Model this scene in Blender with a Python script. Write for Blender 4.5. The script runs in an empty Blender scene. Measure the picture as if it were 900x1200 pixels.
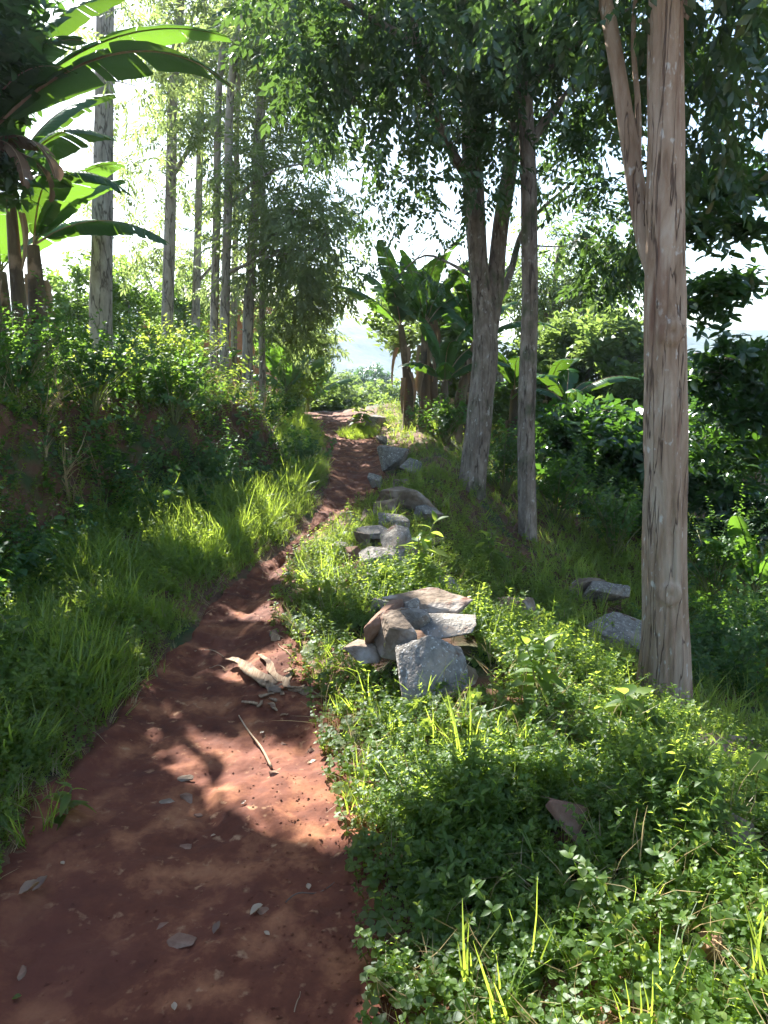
import bpy, bmesh, math, random
import numpy as np
from math import radians as R, sin, cos, tan, pi, sqrt, atan2

RNG = np.random.default_rng(7)
random.seed(7)
sc = bpy.context.scene
COL = sc.collection

# ------------------------------------------------------------------ camera
CH, PITCH, F = 1.55, R(10.4), 930.0
CAM = np.array([0.0, 0.0, CH])
SUN_EL, SUN_AZ = R(36), R(27)          # azimuth left of +Y
cam = bpy.data.cameras.new('camera')
co = bpy.data.objects.new('camera', cam)
COL.objects.link(co)
cam.sensor_fit = 'VERTICAL'; cam.sensor_height = 24; cam.lens = 24 * F / 1200
cam.clip_start = 0.05; cam.clip_end = 5000
co.location = CAM; co.rotation_euler = (pi / 2 - PITCH, 0, 0)
sc.camera = co

def ray(px, py):
    x = (px - 450) / F; u = (600 - py) / F
    return np.array([x, cos(PITCH) + u * sin(PITCH), -sin(PITCH) + u * cos(PITCH)])
def at(px, py, Y):
    d = ray(px, py)
    return CAM + d * (Y / d[1])
def pxm(px, py, Y):                    # metres per photo pixel at that depth
    d = ray(px, py); return (Y / d[1]) / F

# ------------------------------------------------------------------ noise
def _h(ix, iy, s):
    n = (ix.astype(np.int64) * 374761393 + iy.astype(np.int64) * 668265263 + s * 1442695041) & 0xffffffff
    n = ((n ^ (n >> 13)) * 1274126177) & 0xffffffff
    return ((n ^ (n >> 16)) & 0xffff) / 65535.0
def vn(x, y, s=0):
    x = np.asarray(x, float); y = np.asarray(y, float)
    ix = np.floor(x); iy = np.floor(y); fx = x - ix; fy = y - iy
    fx = fx * fx * (3 - 2 * fx); fy = fy * fy * (3 - 2 * fy)
    a = _h(ix, iy, s); b = _h(ix + 1, iy, s); c = _h(ix, iy + 1, s); d = _h(ix + 1, iy + 1, s)
    return (a + (b - a) * fx) * (1 - fy) + (c + (d - c) * fx) * fy - .5
def fbm(x, y, o=4, s=0):
    v = 0; a = 1.0
    for i in range(o):
        v = v + a * vn(np.asarray(x) * 2 ** i + 17.3 * i, np.asarray(y) * 2 ** i - 9.1 * i, s + i); a *= .5
    return v
def ss(a, b, x):
    t = np.clip((np.asarray(x, float) - a) / (b - a), 0, 1); return t * t * (3 - 2 * t)

# ------------------------------------------------------------------ terrain
def zp(y):
    y = np.asarray(y, float)
    return np.where(y < 4, 0, np.where(y < 16.5, (y - 4) * .05, .625 - (y - 16.5) * .10))
def hit_path(px, py):
    d = ray(px, py); Y = 1.0
    while Y < 40:
        z = CH + d[2] / d[1] * Y
        if z < zp(Y): break
        Y += .01
    return d[0] / d[1] * Y, Y
Lpx = [(-60, 1120), (0, 1040), (60, 945), (128, 860), (180, 800), (218, 750), (250, 710), (300, 668), (345, 636), (375, 600), (387, 570), (388, 540), (383, 512), (360, 490)]
Rpx = [(470, 1250), (462, 1200), (442, 1050), (402, 920), (376, 830), (345, 770), (328, 735), (327, 700), (350, 650), (395, 610), (440, 578), (452, 550), (444, 515), (436, 492)]
Le = sorted((hit_path(*p)[::-1] for p in Lpx)); Re = sorted((hit_path(*p)[::-1] for p in Rpx))
Ly, Lx = map(np.array, zip(*Le)); Ry, Rx = map(np.array, zip(*Re))
# extend the two edges in front of the frame and past the crest
Ly = np.concatenate([[-30], [0.0], Ly, [19, 24, 60]]); Lx = np.concatenate([[-1.0], [-.9], Lx, [Lx[-1] - 1.0, Lx[-1] - 4, Lx[-1] - 20]])
Ry = np.concatenate([[-30], [0.0], Ry, [19, 24, 60]]); Rx = np.concatenate([[.35], [.15], Rx, [Rx[-1] - 1.2, Rx[-1] - 5, Rx[-1] - 20]])
def xL(y): return np.interp(y, Ly, Lx)
def xR(y): return np.interp(y, Ry, Rx)
FY = [-30, 3, 5, 6.5, 7.6, 8.6, 9.4, 10.2, 11.5, 13.5, 15.5, 18, 60]
FW = [1.2, 1.15, 1.25, 1.35, 1.1, .45, .38, .80, 1.35, 1.0, .45, .5, 2.]
def footw(y): return np.interp(y, FY, FW)
def terr(y): return np.interp(y, [-30, 4, 9, 12, 16, 20, 34, 60], [1.5, 1.35, 1.45, 1.15, 1.05, 1.25, 1.2, -3])
def H(x, y, detail=True):
    x = np.asarray(x, float); y = np.asarray(y, float)
    p = zp(y)
    l = xL(y) - x; r = x - xR(y)
    z = p.copy() if hasattr(p, 'copy') else p
    z = z - .03 * ss(0, .15, np.minimum(-l, -r))                     # path worn slightly hollow
    # left: verge, bank, terrace
    w = footw(y) + .18 * fbm(x * .0 + y * 1.3, y * 0, 3, 5)
    lp = np.clip(l, 0, None)
    verge = .10 * lp + .07 * ss(0, .25, lp)
    bw = np.interp(y, [0, 8, 8.8, 9.6, 11, 14, 18], [.9, .75, .5, .6, 1.5, 1.3, 1.0])
    tz = terr(y) - p - .25 + np.clip(lp - w, 0, 12) * .035
    bank = ss(0, 1, (lp - w) / bw)
    left = verge * (1 - bank) + bank * np.maximum(tz, verge)
    left = left + bank * .16 * fbm(x * 1.1, y * 1.1, 4, 3) * 1.4
    # right: low rubble mound, then the slope falling away
    rp = np.clip(r, 0, None)
    mound = .16 * ss(.05, .7, rp) + .02 * ss(0, .1, rp)
    fall = np.interp(y, [-30, 2, 4.6, 9, 14, 20], [.18, .20, .33, .36, .20, .12])
    s0 = np.interp(y, [0, 3, 8, 14], [1.0, .9, .55, .8])
    e = np.clip(rp - s0, 0, None); dp = np.interp(y, [2, 4.5, 12, 18], [.10, .24, .22, .10])
    right = mound - fall * e - dp * ss(.0, 1.3, e)
    right = np.where(e > 6, mound - fall * 6 - dp - (e - 6) * .06, right)
    z = z + np.where(l > 0, left, 0) + np.where(r > 0, right, 0)
    # beyond the crest the land drops into the valley, then rises to far hills
    z = z - 9 * ss(20, 90, y) - 12 * ss(30, 160, np.abs(x))
    if detail:
        off = ss(0, .3, np.maximum(l, r))
        z = z + .05 * fbm(x * 1.9, y * 1.9, 4, 1) * off + .02 * fbm(x * 7, y * 7, 2, 2) * off
    return z
def h1(x, y): return float(H(np.array([x]), np.array([y]))[0])
def ground(px, py, ymax=60):
    d = ray(px, py); Y = np.arange(.5, ymax, .02)
    z = CH + d[2] / d[1] * Y; x = d[0] / d[1] * Y
    k = np.nonzero(z < H(x, Y))[0]
    k = k[0] if len(k) else len(Y) - 1
    return np.array([x[k], Y[k], h1(x[k], Y[k])])

# ------------------------------------------------------------------ mesh collector
class Geo:
    def __init__(s): s.v = []; s.q = []; s.t = []; s.a = []; s.n = 0
    def add(s, v, q=None, t=None, a=None):
        v = np.asarray(v, float).reshape(-1, 3)
        if q is not None and len(q): s.q.append(np.asarray(q, np.int64).reshape(-1, 4) + s.n)
        if t is not None and len(t): s.t.append(np.asarray(t, np.int64).reshape(-1, 3) + s.n)
        s.v.append(v); s.n += len(v)
        s.a.append(np.full(len(v), .5) if a is None else np.broadcast_to(np.asarray(a, float), (len(v),)))
        return s
    def mesh(s, name, mat, smooth=True):
        V = np.concatenate(s.v).astype(np.float32); A = np.concatenate(s.a).astype(np.float32)
        me = bpy.data.meshes.new(name)
        q = np.concatenate(s.q) if s.q else np.zeros((0, 4), int)
        t = np.concatenate(s.t) if s.t else np.zeros((0, 3), int)
        me.vertices.add(len(V)); me.vertices.foreach_set('co', V.ravel())
        me.loops.add(q.size + t.size); me.loops.foreach_set('vertex_index', np.concatenate([q.ravel(), t.ravel()]).astype(np.int32))
        me.polygons.add(len(q) + len(t))
        me.polygons.foreach_set('loop_start', np.concatenate([np.arange(len(q)) * 4, q.size + np.arange(len(t)) * 3]).astype(np.int32))
        me.update(calc_edges=True)
        me.polygons.foreach_set('use_smooth', np.full(len(me.polygons), smooth))
        at_ = me.attributes.new('tint', 'FLOAT', 'POINT'); at_.data.foreach_set('value', A)
        me.materials.append(mat); me.update()
        return me
def link(name, me, parent=None, loc=None):
    o = bpy.data.objects.new(name, me); COL.objects.link(o)
    if loc is not None: o.location = loc
    if parent is not None: o.parent = parent
    return o
def put(geo, name, mat, parent=None, smooth=True, loc=None):
    return link(name, geo.mesh(name, mat, smooth), parent, loc)
def tag(o, label, cat, group=None):
    o['label'] = label; o['category'] = cat
    if group: o['group'] = group
    return o
def kind(o, k): o['kind'] = k; return o
def empty(name, loc, label, cat, group=None):
    o = bpy.data.objects.new(name, None); COL.objects.link(o); o.location = loc; o.empty_display_size = .2
    return tag(o, label, cat, group)

def tube(geo, P, rad, n=6, tint=.5, bump=None, cap=True):
    P = np.asarray(P, float); m = len(P); rad = np.broadcast_to(np.asarray(rad, float), (m,))
    T = np.gradient(P, axis=0); T /= np.linalg.norm(T, axis=1)[:, None] + 1e-9
    up = np.array([1.0, 0, 0]) if abs(T[0][0]) < .8 else np.array([0, 1.0, 0])
    A = np.empty_like(P)
    a = up - T[0] * up.dot(T[0]); a /= np.linalg.norm(a)
    for i in range(m):
        a = a - T[i] * a.dot(T[i]); a /= np.linalg.norm(a) + 1e-9; A[i] = a
    B = np.cross(T, A)
    th = np.arange(n) * 2 * pi / n
    rr = rad[:, None] * np.ones((1, n))
    if bump is not None: rr = rr + bump(th[None, :] * np.ones((m, 1)), P[:, 2:3] * np.ones((1, n)), rad[:, None])
    V = P[:, None, :] + rr[..., None] * (np.cos(th)[None, :, None] * A[:, None, :] + np.sin(th)[None, :, None] * B[:, None, :])
    i = np.arange(m - 1)[:, None] * n; j = np.arange(n)[None, :]; k = (j + 1) % n
    q = np.stack([i + j, i + k, i + n + k, i + n + j], -1).reshape(-1, 4)
    V = V.reshape(-1, 3); t = []
    if cap:
        V = np.concatenate([V, P[-1:] + T[-1:] * rad[-1] * .3, P[:1]]); e = m * n
        t = [[(m - 1) * n + x, (m - 1) * n + (x + 1) % n, e] for x in range(n)] + [[(x + 1) % n, x, e + 1] for x in range(n)]
    geo.add(V, q, t, tint)
def spline(P, n):
    P = np.asarray(P, float)
    if len(P) < 3: return np.stack([P[0] + (P[-1] - P[0]) * t for t in np.linspace(0, 1, n)])
    t = np.arange(len(P)); u = np.linspace(0, len(P) - 1, n); out = np.zeros((n, P.shape[1]))
    for a in range(n):
        i = min(int(u[a]), len(P) - 2); f = u[a] - i
        p0 = P[max(i - 1, 0)]; p1 = P[i]; p2 = P[i + 1]; p3 = P[min(i + 2, len(P) - 1)]
        out[a] = .5 * ((2 * p1) + (-p0 + p2) * f + (2 * p0 - 5 * p1 + 4 * p2 - p3) * f * f + (-p0 + 3 * p1 - 3 * p2 + p3) * f ** 3)
    return out

# ------------------------------------------------------------------ foliage templates (V, quads, tris, leaf-id)
def leafT(l=1., w=.3, fold=.12, droop=.15, seg=2, peak=.45):
    s = np.linspace(0, 1, seg + 1); V = [[0, 0, 0]]; q = []; t = []
    zc = -droop * s * s * l
    for i in range(1, seg):
        ww = w * (sin(pi * s[i] ** (math.log(.5) / math.log(peak))) ** .8)
        V += [[-ww, s[i] * l, zc[i] + fold * ww], [0, s[i] * l, zc[i]], [ww, s[i] * l, zc[i] + fold * ww]]
    V.append([0, l, zc[-1]]); e = len(V) - 1
    if seg == 2: q = [[0, 3, 4, 2], [0, 2, 4, 1]]
    else:
        t = [[0, 3, 2], [0, 2, 1], [e, e - 3, e - 2], [e, e - 2, e - 1]]
        for i in range(seg - 2):
            a = 1 + 3 * i; q += [[a, a + 1, a + 4, a + 3], [a + 1, a + 2, a + 5, a + 4]]
    V = np.array(V, float)
    return V, np.array(q, int).reshape(-1, 4), np.array(t, int).reshape(-1, 3), np.zeros(len(V))
def rotm(ax, a):
    c, s = cos(a), sin(a)
    return np.array({'x': [[1, 0, 0], [0, c, -s], [0, s, c]], 'y': [[c, 0, s], [0, 1, 0], [-s, 0, c]], 'z': [[c, -s, 0], [s, c, 0], [0, 0, 1]]}[ax], float)
def combo(items):                     # [(template, matrix, offset, scale)]
    V = []; Q = []; T = []; I = []; n = 0
    for k, (tp, M, off, s) in enumerate(items):
        v = tp[0] @ np.asarray(M).T * s + np.asarray(off)
        V.append(v); Q.append(tp[1] + n); T.append(tp[2] + n); I.append(np.full(len(v), k)); n += len(v)
    return np.concatenate(V), np.concatenate(Q), np.concatenate(T), np.concatenate(I)
def stripT(P, w):                     # thin folded stem along points
    P = np.asarray(P, float); m = len(P); V = np.concatenate([P + [w, 0, 0], P + [-w * .5, w * .8, 0], P + [-w * .5, -w * .8, 0]])
    q = []
    for i in range(m - 1):
        for a, b in ((0, 1), (1, 2), (2, 0)): q.append([a * m + i, b * m + i, b * m + i + 1, a * m + i + 1])
    return V, np.array(q), np.zeros((0, 3), int), np.zeros(len(V))
I3 = np.eye(3)
def pinnate(L=.45, pairs=7, ll=.11, lw=.022, droop=.5, seed=0, curve=.4):
    r = random.Random(seed); it = []
    lt = leafT(ll, lw, .2, .2, 2, .4)
    P = [np.array([0, s * L, -curve * L * s * s]) for s in np.linspace(0, 1, 5)]
    it.append((stripT(P, .0022), I3, (0, 0, 0), 1))
    for i in range(pairs):
        s = (i + 1.2) / (pairs + .6); p = np.array([0, s * L, -curve * L * s * s])
        for sd in (-1, 1):
            M = rotm('z', -sd * R(62 - 22 * s + r.uniform(-8, 8))) @ rotm('x', -droop + r.uniform(-.25, .25)) @ rotm('y', r.uniform(-.4, .4))
            it.append((lt, M, p, (1 - .35 * abs(s - .5)) * r.uniform(.85, 1.1)))
    it.append((lt, rotm('x', -curve * 1.5), (0, L, -curve * L), .9))
    return combo(it)
def whorl(n=7, l=.12, w=.025, seed=0, up=.35, seg=3, droop=.3):
    r = random.Random(seed); lt = leafT(l, w, .25, droop, seg, .5); it = []
    for i in range(n):
        a = 2.4 * i + r.uniform(-.3, .3)
        it.append((lt, rotm('z', a) @ rotm('x', up + r.uniform(-.5, .4)) @ rotm('y', r.uniform(-.5, .5)), (0, 0, -.012 * (n - i)), r.uniform(.7, 1.1)))
    return combo(it)
def sprig(h=.2, n=6, l=.045, w=.014, seed=0, lean=.3, seg=2, up=.25, opp=True):
    r = random.Random(seed); it = []
    P = [np.array([lean * h * s * s, 0, h * s]) for s in np.linspace(0, 1, 4)]
    it.append((stripT(P, .0016), I3, (0, 0, 0), 1)); lt = leafT(l, w, .22, .3, seg, .42)
    for i in range(n):
        s = .25 + .75 * (i + .5) / n; p = np.array([lean * h * s * s, 0, h * s]); a0 = 1.9 * i + r.uniform(-.4, .4)
        for a in ((a0, a0 + pi) if opp else (a0,)):
            it.append((lt, rotm('z', a) @ rotm('x', up + r.uniform(-.45, .45)) @ rotm('y', r.uniform(-.4, .4)), p, (1.15 - .5 * s) * r.uniform(.75, 1.15)))
    for a in range(3):
        it.append((lt, rotm('z', a * 2.1 + r.random()) @ rotm('x', .7), (lean * h, 0, h), .5))
    return combo(it)
def tuft(n=9, h=.2, w=.0028, seed=0, spread=.6):
    r = random.Random(seed); it = []
    for i in range(n):
        hh = h * r.uniform(.5, 1.1); b = r.uniform(.15, 1) * spread; m = 4; V = []; q = []
        for k in range(m):
            s = k / (m - 1); x = b * hh * s ** 1.8; z = hh * (s - .35 * b * s ** 2.2); ww = w * (1 - .85 * s ** 2)
            V += [[x, -ww, z], [x, ww, z]]
            if k: q.append([2 * k - 2, 2 * k - 1, 2 * k + 1, 2 * k])
        V = np.array(V); it.append(((V, np.array(q), np.zeros((0, 3), int), np.zeros(len(V))), rotm('z', r.uniform(0, 6.28)), (r.uniform(-.02, .02), r.uniform(-.02, .02), 0), 1))
    return combo(it)
def frames_z(n, rng, tilt=.25):       # upright templates: random spin + lean
    a = rng.uniform(0, 2 * pi, n); t = rng.normal(0, tilt, (n, 2))
    Z = np.stack([t[:, 0], t[:, 1], np.ones(n)], 1); Z /= np.linalg.norm(Z, axis=1)[:, None]
    X = np.stack([np.cos(a), np.sin(a), np.zeros(n)], 1); X -= Z * (X * Z).sum(1)[:, None]; X /= np.linalg.norm(X, axis=1)[:, None]
    return np.stack([X, np.cross(Z, X), Z], -1)
def frames_dir(D, rng, roll=.5):      # +Y along D, +Z roughly up
    n = len(D); D = D / (np.linalg.norm(D, axis=1)[:, None] + 1e-9)
    up = np.array([0, 0, 1.0]) + rng.normal(0, roll, (n, 3))
    X = np.cross(D, up); X /= np.linalg.norm(X, axis=1)[:, None] + 1e-9
    return np.stack([X, D, np.cross(X, D)], -1)
def inst(geo, tp, pos, M, s, rng, base=None):
    V, q, t, lid = tp; n = len(pos)
    if n == 0: return
    W = np.einsum('nij,kj->nki', M, V) * np.asarray(s).reshape(-1, 1, 1) + pos[:, None, :]
    k = len(V); off = (np.arange(n) * k)[:, None, None]
    b = rng.random(n) if base is None else base
    lr = rng.random((n, int(lid.max()) + 1))
    a = np.clip(.65 * b[:, None] + .35 * lr[:, lid.astype(int)], 0, 1)
    geo.add(W.reshape(-1, 3), (q[None] + off).reshape(-1, 4) if len(q) else None, (t[None] + off).reshape(-1, 3) if len(t) else None, a.ravel())
def scatter(geo, tps, pos, rng, smin=.7, smax=1.3, tilt=.25, sc_=None, base=None):
    idx = rng.integers(0, len(tps), len(pos))
    S = rng.uniform(smin, smax, len(pos)) * (1 if sc_ is None else sc_)
    M = frames_z(len(pos), rng, tilt)
    for i, tp in enumerate(tps):
        k = idx == i
        inst(geo, tp, pos[k], M[k], S[k], rng, None if base is None else base[k])

# ------------------------------------------------------------------ materials
def newmat(name):
    m = bpy.data.materials.new(name); m.use_nodes = True; nt = m.node_tree; nt.nodes.clear()
    return m, nt, nt.nodes, nt.links
def ramp(N, L, fac, stops):
    r = N.new('ShaderNodeValToRGB'); el = r.color_ramp.elements
    while len(el) > 1: el.remove(el[-1])
    for i, (p, c) in enumerate(stops):
        e = el[0] if i == 0 else el.new(p)
        e.position = p; e.color = (*c, 1)
    L.new(fac, r.inputs[0]); return r.outputs[0]
def leafmat(name, stops, trans=(.22, .42, .04), tf=.45, gloss=.05, rough=.35, vein=False):
    m, nt, N, L = newmat(name)
    a = N.new('ShaderNodeAttribute'); a.attribute_name = 'tint'
    c = ramp(N, L, a.outputs['Fac'], stops)
    d = N.new('ShaderNodeBsdfDiffuse'); L.new(c, d.inputs[0])
    t = N.new('ShaderNodeBsdfTranslucent')
    mx = N.new('ShaderNodeMix'); mx.data_type = 'RGBA'; mx.inputs[0].default_value = .35
    mx.inputs[6].default_value = (*trans, 1); L.new(c, mx.inputs[7])
    L.new(mx.outputs[2], t.inputs[0])
    s = N.new('ShaderNodeMixShader'); s.inputs[0].default_value = tf; L.new(d.outputs[0], s.inputs[1]); L.new(t.outputs[0], s.inputs[2])
    g = N.new('ShaderNodeBsdfGlossy'); g.inputs['Roughness'].default_value = rough; g.inputs[0].default_value = (.9, .95, 1, 1)
    s2 = N.new('ShaderNodeMixShader'); s2.inputs[0].default_value = gloss; L.new(s.outputs[0], s2.inputs[1]); L.new(g.outputs[0], s2.inputs[2])
    o = N.new('ShaderNodeOutputMaterial'); L.new(s2.outputs[0], o.inputs[0])
    if vein:
        tc = N.new('ShaderNodeAttribute'); tc.attribute_name = 'tint'
        w = N.new('ShaderNodeMath'); w.operation = 'SINE'; ml = N.new('ShaderNodeMath'); ml.operation = 'MULTIPLY'; ml.inputs[1].default_value = 420
        L.new(tc.outputs['Fac'], ml.inputs[0]); L.new(ml.outputs[0], w.inputs[0])
        b = N.new('ShaderNodeBump'); b.inputs['Strength'].default_value = .25; b.inputs['Distance'].default_value = .004
        L.new(w.outputs[0], b.inputs['Height']); L.new(b.outputs[0], d.inputs['Normal']); L.new(b.outputs[0], g.inputs['Normal'])
    return m
def solid(name, stops, scale=8, stretch=(1, 1, 1), rough=.9, bump=.4, bdist=.01, detail=8, extra=None, dist=0.0, spec=.3, cracks=None):
    m, nt, N, L = newmat(name)
    tc = N.new('ShaderNodeTexCoord'); mp = N.new('ShaderNodeMapping'); mp.inputs['Scale'].default_value = stretch
    L.new(tc.outputs['Object'], mp.inputs[0])
    n = N.new('ShaderNodeTexNoise'); n.inputs['Scale'].default_value = scale; n.inputs['Detail'].default_value = detail; n.inputs['Roughness'].default_value = .65
    n.inputs['Distortion'].default_value = dist
    L.new(mp.outputs[0], n.inputs['Vector'])
    c = ramp(N, L, n.outputs['Fac'], stops)
    if extra:                          # (scale, stretch, lo, hi, colour): patches of another colour
        for (s2, st2, lo, hi, col2) in extra:
            mp2 = N.new('ShaderNodeMapping'); mp2.inputs['Scale'].default_value = st2; L.new(tc.outputs['Object'], mp2.inputs[0])
            n2 = N.new('ShaderNodeTexNoise'); n2.inputs['Scale'].default_value = s2; n2.inputs['Detail'].default_value = 6; L.new(mp2.outputs[0], n2.inputs['Vector'])
            f = ramp(N, L, n2.outputs['Fac'], [(lo, (0, 0, 0)), (hi, (1, 1, 1))])
            mx = N.new('ShaderNodeMix'); mx.data_type = 'RGBA'; L.new(f, mx.inputs[0]); L.new(c, mx.inputs[6]); mx.inputs[7].default_value = (*col2, 1)
            c = mx.outputs[2]
    crk = None
    if cracks:                         # (scale, stretch, width, colour): dark splits in the bark
        mp3 = N.new('ShaderNodeMapping'); mp3.inputs['Scale'].default_value = cracks[1]; L.new(tc.outputs['Object'], mp3.inputs[0])
        n4 = N.new('ShaderNodeTexNoise'); n4.inputs['Scale'].default_value = cracks[0]; n4.inputs['Detail'].default_value = 4; n4.inputs['Distortion'].default_value = .15; L.new(mp3.outputs[0], n4.inputs['Vector'])
        w_ = cracks[2]; crk = ramp(N, L, n4.outputs['Fac'], [(.5 - w_, (0, 0, 0)), (.5 - w_ * .2, (1, 1, 1)), (.5 + w_ * .2, (1, 1, 1)), (.5 + w_, (0, 0, 0))])
        mx = N.new('ShaderNodeMix'); mx.data_type = 'RGBA'; L.new(crk, mx.inputs[0]); L.new(c, mx.inputs[6]); mx.inputs[7].default_value = (*cracks[3], 1)
        c = mx.outputs[2]
    p = N.new('ShaderNodeBsdfPrincipled'); L.new(c, p.inputs['Base Color']); p.inputs['Roughness'].default_value = rough
    p.inputs['Specular IOR Level'].default_value = spec
    b = N.new('ShaderNodeBump'); b.inputs['Strength'].default_value = bump; b.inputs['Distance'].default_value = bdist
    n3 = N.new('ShaderNodeTexNoise'); n3.inputs['Scale'].default_value = scale * 3; n3.inputs['Detail'].default_value = 8; L.new(mp.outputs[0], n3.inputs['Vector'])
    hgt = n3.outputs['Fac']
    if crk is not None:
        sb = N.new('ShaderNodeMath'); sb.operation = 'MULTIPLY_ADD'; L.new(crk, sb.inputs[0]); sb.inputs[1].default_value = -.9; L.new(n3.outputs['Fac'], sb.inputs[2]); hgt = sb.outputs[0]
    L.new(hgt, b.inputs['Height']); L.new(b.outputs[0], p.inputs['Normal'])
    o = N.new('ShaderNodeOutputMaterial'); L.new(p.outputs[0], o.inputs[0])
    return m
M = {}
M['soil'] = solid('red_soil', [(.28, (.055, .013, .007)), (.5, (.125, .036, .016)), (.62, (.25, .095, .042)), (.8, (.36, .165, .078))], 5, bump=.7, bdist=.012, extra=[(22, (1, 1, 1), .62, .74, (.34, .19, .10)), (1.3, (1, 1, 1), .5, .7, (.12, .036, .021))])
M['ground'] = solid('bank_soil', [(.3, (.06, .030, .018)), (.5, (.12, .055, .03)), (.7, (.19, .09, .05))], 6, bump=.8, bdist=.02, extra=[(3, (1, 1, 1), .5, .62, (.035, .055, .015))])
M['bark_big'] = solid('fissured_bark', [(.28, (.17, .105, .066)), (.45, (.32, .215, .145)), (.6, (.43, .315, .23)), (.8, (.54, .45, .36))], 9, (1, 1, .22), bump=1, bdist=.014, dist=.6,
    extra=[(26, (1, 1, .5), .62, .70, (.56, .50, .44)), (3.0, (3, 3, .35), .60, .70, (.22, .12, .08))], cracks=(13, (1, 1, .055), .011, (.15, .095, .07)))
M['bark_grey'] = solid('grey_bark', [(.3, (.13, .10, .082)), (.5, (.25, .20, .16)), (.7, (.38, .32, .27))], 14, (1, 1, .4), bump=1, bdist=.02, extra=[(4, (1, 1, .6), .55, .65, (.10, .11, .06)), (22, (1, 1, .6), .62, .70, (.46, .42, .38))], cracks=(12, (1, 1, .10), .013, (.11, .08, .065)))
M['bark_pale'] = solid('pale_bark', [(.3, (.20, .17, .14)), (.5, (.34, .30, .25)), (.7, (.46, .42, .36))], 10, (1, 1, .35), bump=.8, bdist=.01, cracks=(10, (1, 1, .2), .03, (.12, .10, .08)))
M['twig'] = solid('dark_twig_bark', [(.3, (.07, .05, .04)), (.7, (.18, .13, .10))], 20, bump=.5, bdist=.004)
M['stem'] = solid('green_stem', [(.3, (.10, .12, .04)), (.7, (.20, .20, .07))], 12, bump=.2, bdist=.004, rough=.6)
M['pseudo'] = solid('banana_stem', [(.3, (.045, .03, .02)), (.5, (.11, .08, .045)), (.68, (.20, .16, .08))], 5, (1, 1, .25), bump=.6, bdist=.012, rough=.7, extra=[(3, (1, 1, .6), .55, .6, (.26, .18, .12))])
M['drysheath'] = solid('dry_banana_leaf', [(.3, (.18, .11, .06)), (.5, (.34, .24, .15)), (.7, (.52, .40, .28))], 6, (1, 1, .3), bump=.6, bdist=.01, rough=.8)
M['leaf_tree'] = leafmat('tree_leaves', [(0, (.013, .036, .012)), (.5, (.026, .065, .017)), (1, (.055, .11, .024))], (.20, .36, .06), .30, .05, .35)
M['leaf_dark'] = leafmat('broad_leaves', [(0, (.010, .035, .010)), (.6, (.022, .065, .014)), (1, (.05, .11, .02))], (.16, .36, .03), .36, .07, .3)
M['leaf_olive'] = leafmat('ferny_grey_green_leaves', [(0, (.05, .075, .035)), (.5, (.085, .12, .045)), (1, (.15, .18, .06))], (.44, .58, .16), .52, .03, .4)
M['leaf_far'] = leafmat('bush_leaves', [(0, (.04, .08, .02)), (.5, (.07, .12, .03)), (1, (.12, .17, .05))], (.35, .50, .10), .45, .03, .5)
M['leaf_lit'] = leafmat('sunlit_toned_leaves', [(0, (.05, .09, .015)), (.5, (.09, .15, .025)), (1, (.16, .22, .05))], (.40, .64, .10), .50, .03, .4)  # brighter leaf tone, sunlight put into the colour
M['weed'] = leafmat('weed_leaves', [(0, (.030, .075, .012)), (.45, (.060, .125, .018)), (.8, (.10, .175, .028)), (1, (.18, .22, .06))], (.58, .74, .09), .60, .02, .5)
M['grass'] = leafmat('grass_blades', [(0, (.045, .10, .012)), (.5, (.085, .16, .02)), (.9, (.14, .21, .035)), (1, (.30, .27, .12))], (.60, .78, .08), .58, .04, .4)
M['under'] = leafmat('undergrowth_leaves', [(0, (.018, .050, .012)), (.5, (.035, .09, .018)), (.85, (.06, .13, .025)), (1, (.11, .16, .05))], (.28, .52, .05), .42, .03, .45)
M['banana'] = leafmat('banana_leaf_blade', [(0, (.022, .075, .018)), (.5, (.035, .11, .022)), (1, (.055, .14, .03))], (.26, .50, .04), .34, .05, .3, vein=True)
M['banana_dark'] = leafmat('shade_toned_banana_blade', [(0, (.015, .05, .014)), (.5, (.025, .08, .018)), (1, (.045, .11, .025))], (.22, .42, .03), .22, .04, .35, vein=True)  # darker copy of the banana blade, with shade put into its colour
M['brownleaf'] = leafmat('withered_banana_leaf', [(0, (.07, .045, .03)), (.5, (.13, .085, .055)), (1, (.22, .15, .10))], (.2, .12, .06), .15, .02)
M['husk'] = solid('dry_husk', [(.3, (.15, .085, .045)), (.5, (.29, .19, .11)), (.7, (.44, .33, .22))], 16, (4, .4, 1), bump=.8, bdist=.004, rough=.8, extra=[(12, (1, 1, 1), .55, .65, (.12, .06, .035))])
M['deadgrass'] = leafmat('dry_grass', [(0, (.22, .15, .07)), (.5, (.36, .27, .14)), (1, (.5, .4, .22))], (.5, .38, .2), .3, .02)
M['dryleaf'] = leafmat('fallen_leaf', [(0, (.14, .07, .035)), (.5, (.28, .165, .09)), (1, (.46, .34, .21))], (.5, .3, .15), .2, .04)
M['stone_grey'] = solid('grey_stone', [(.3, (.115, .103, .09)), (.5, (.21, .19, .165)), (.7, (.33, .30, .265))], 22, bump=1, bdist=.012, extra=[(7, (1, 1, 1), .60, .66, (.10, .045, .028)), (4, (1, 1, 1), .55, .66, (.36, .30, .24)), (60, (1, 1, 1), .6, .68, (.55, .53, .5))])
M['stone_brown'] = solid('brown_stone', [(.3, (.10, .072, .05)), (.5, (.19, .14, .10)), (.7, (.31, .24, .18))], 9, bump=1, bdist=.014, extra=[(7, (1, 1, 1), .60, .66, (.12, .05, .03)), (5, (1, 1, 1), .55, .65, (.35, .31, .27))])
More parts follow.
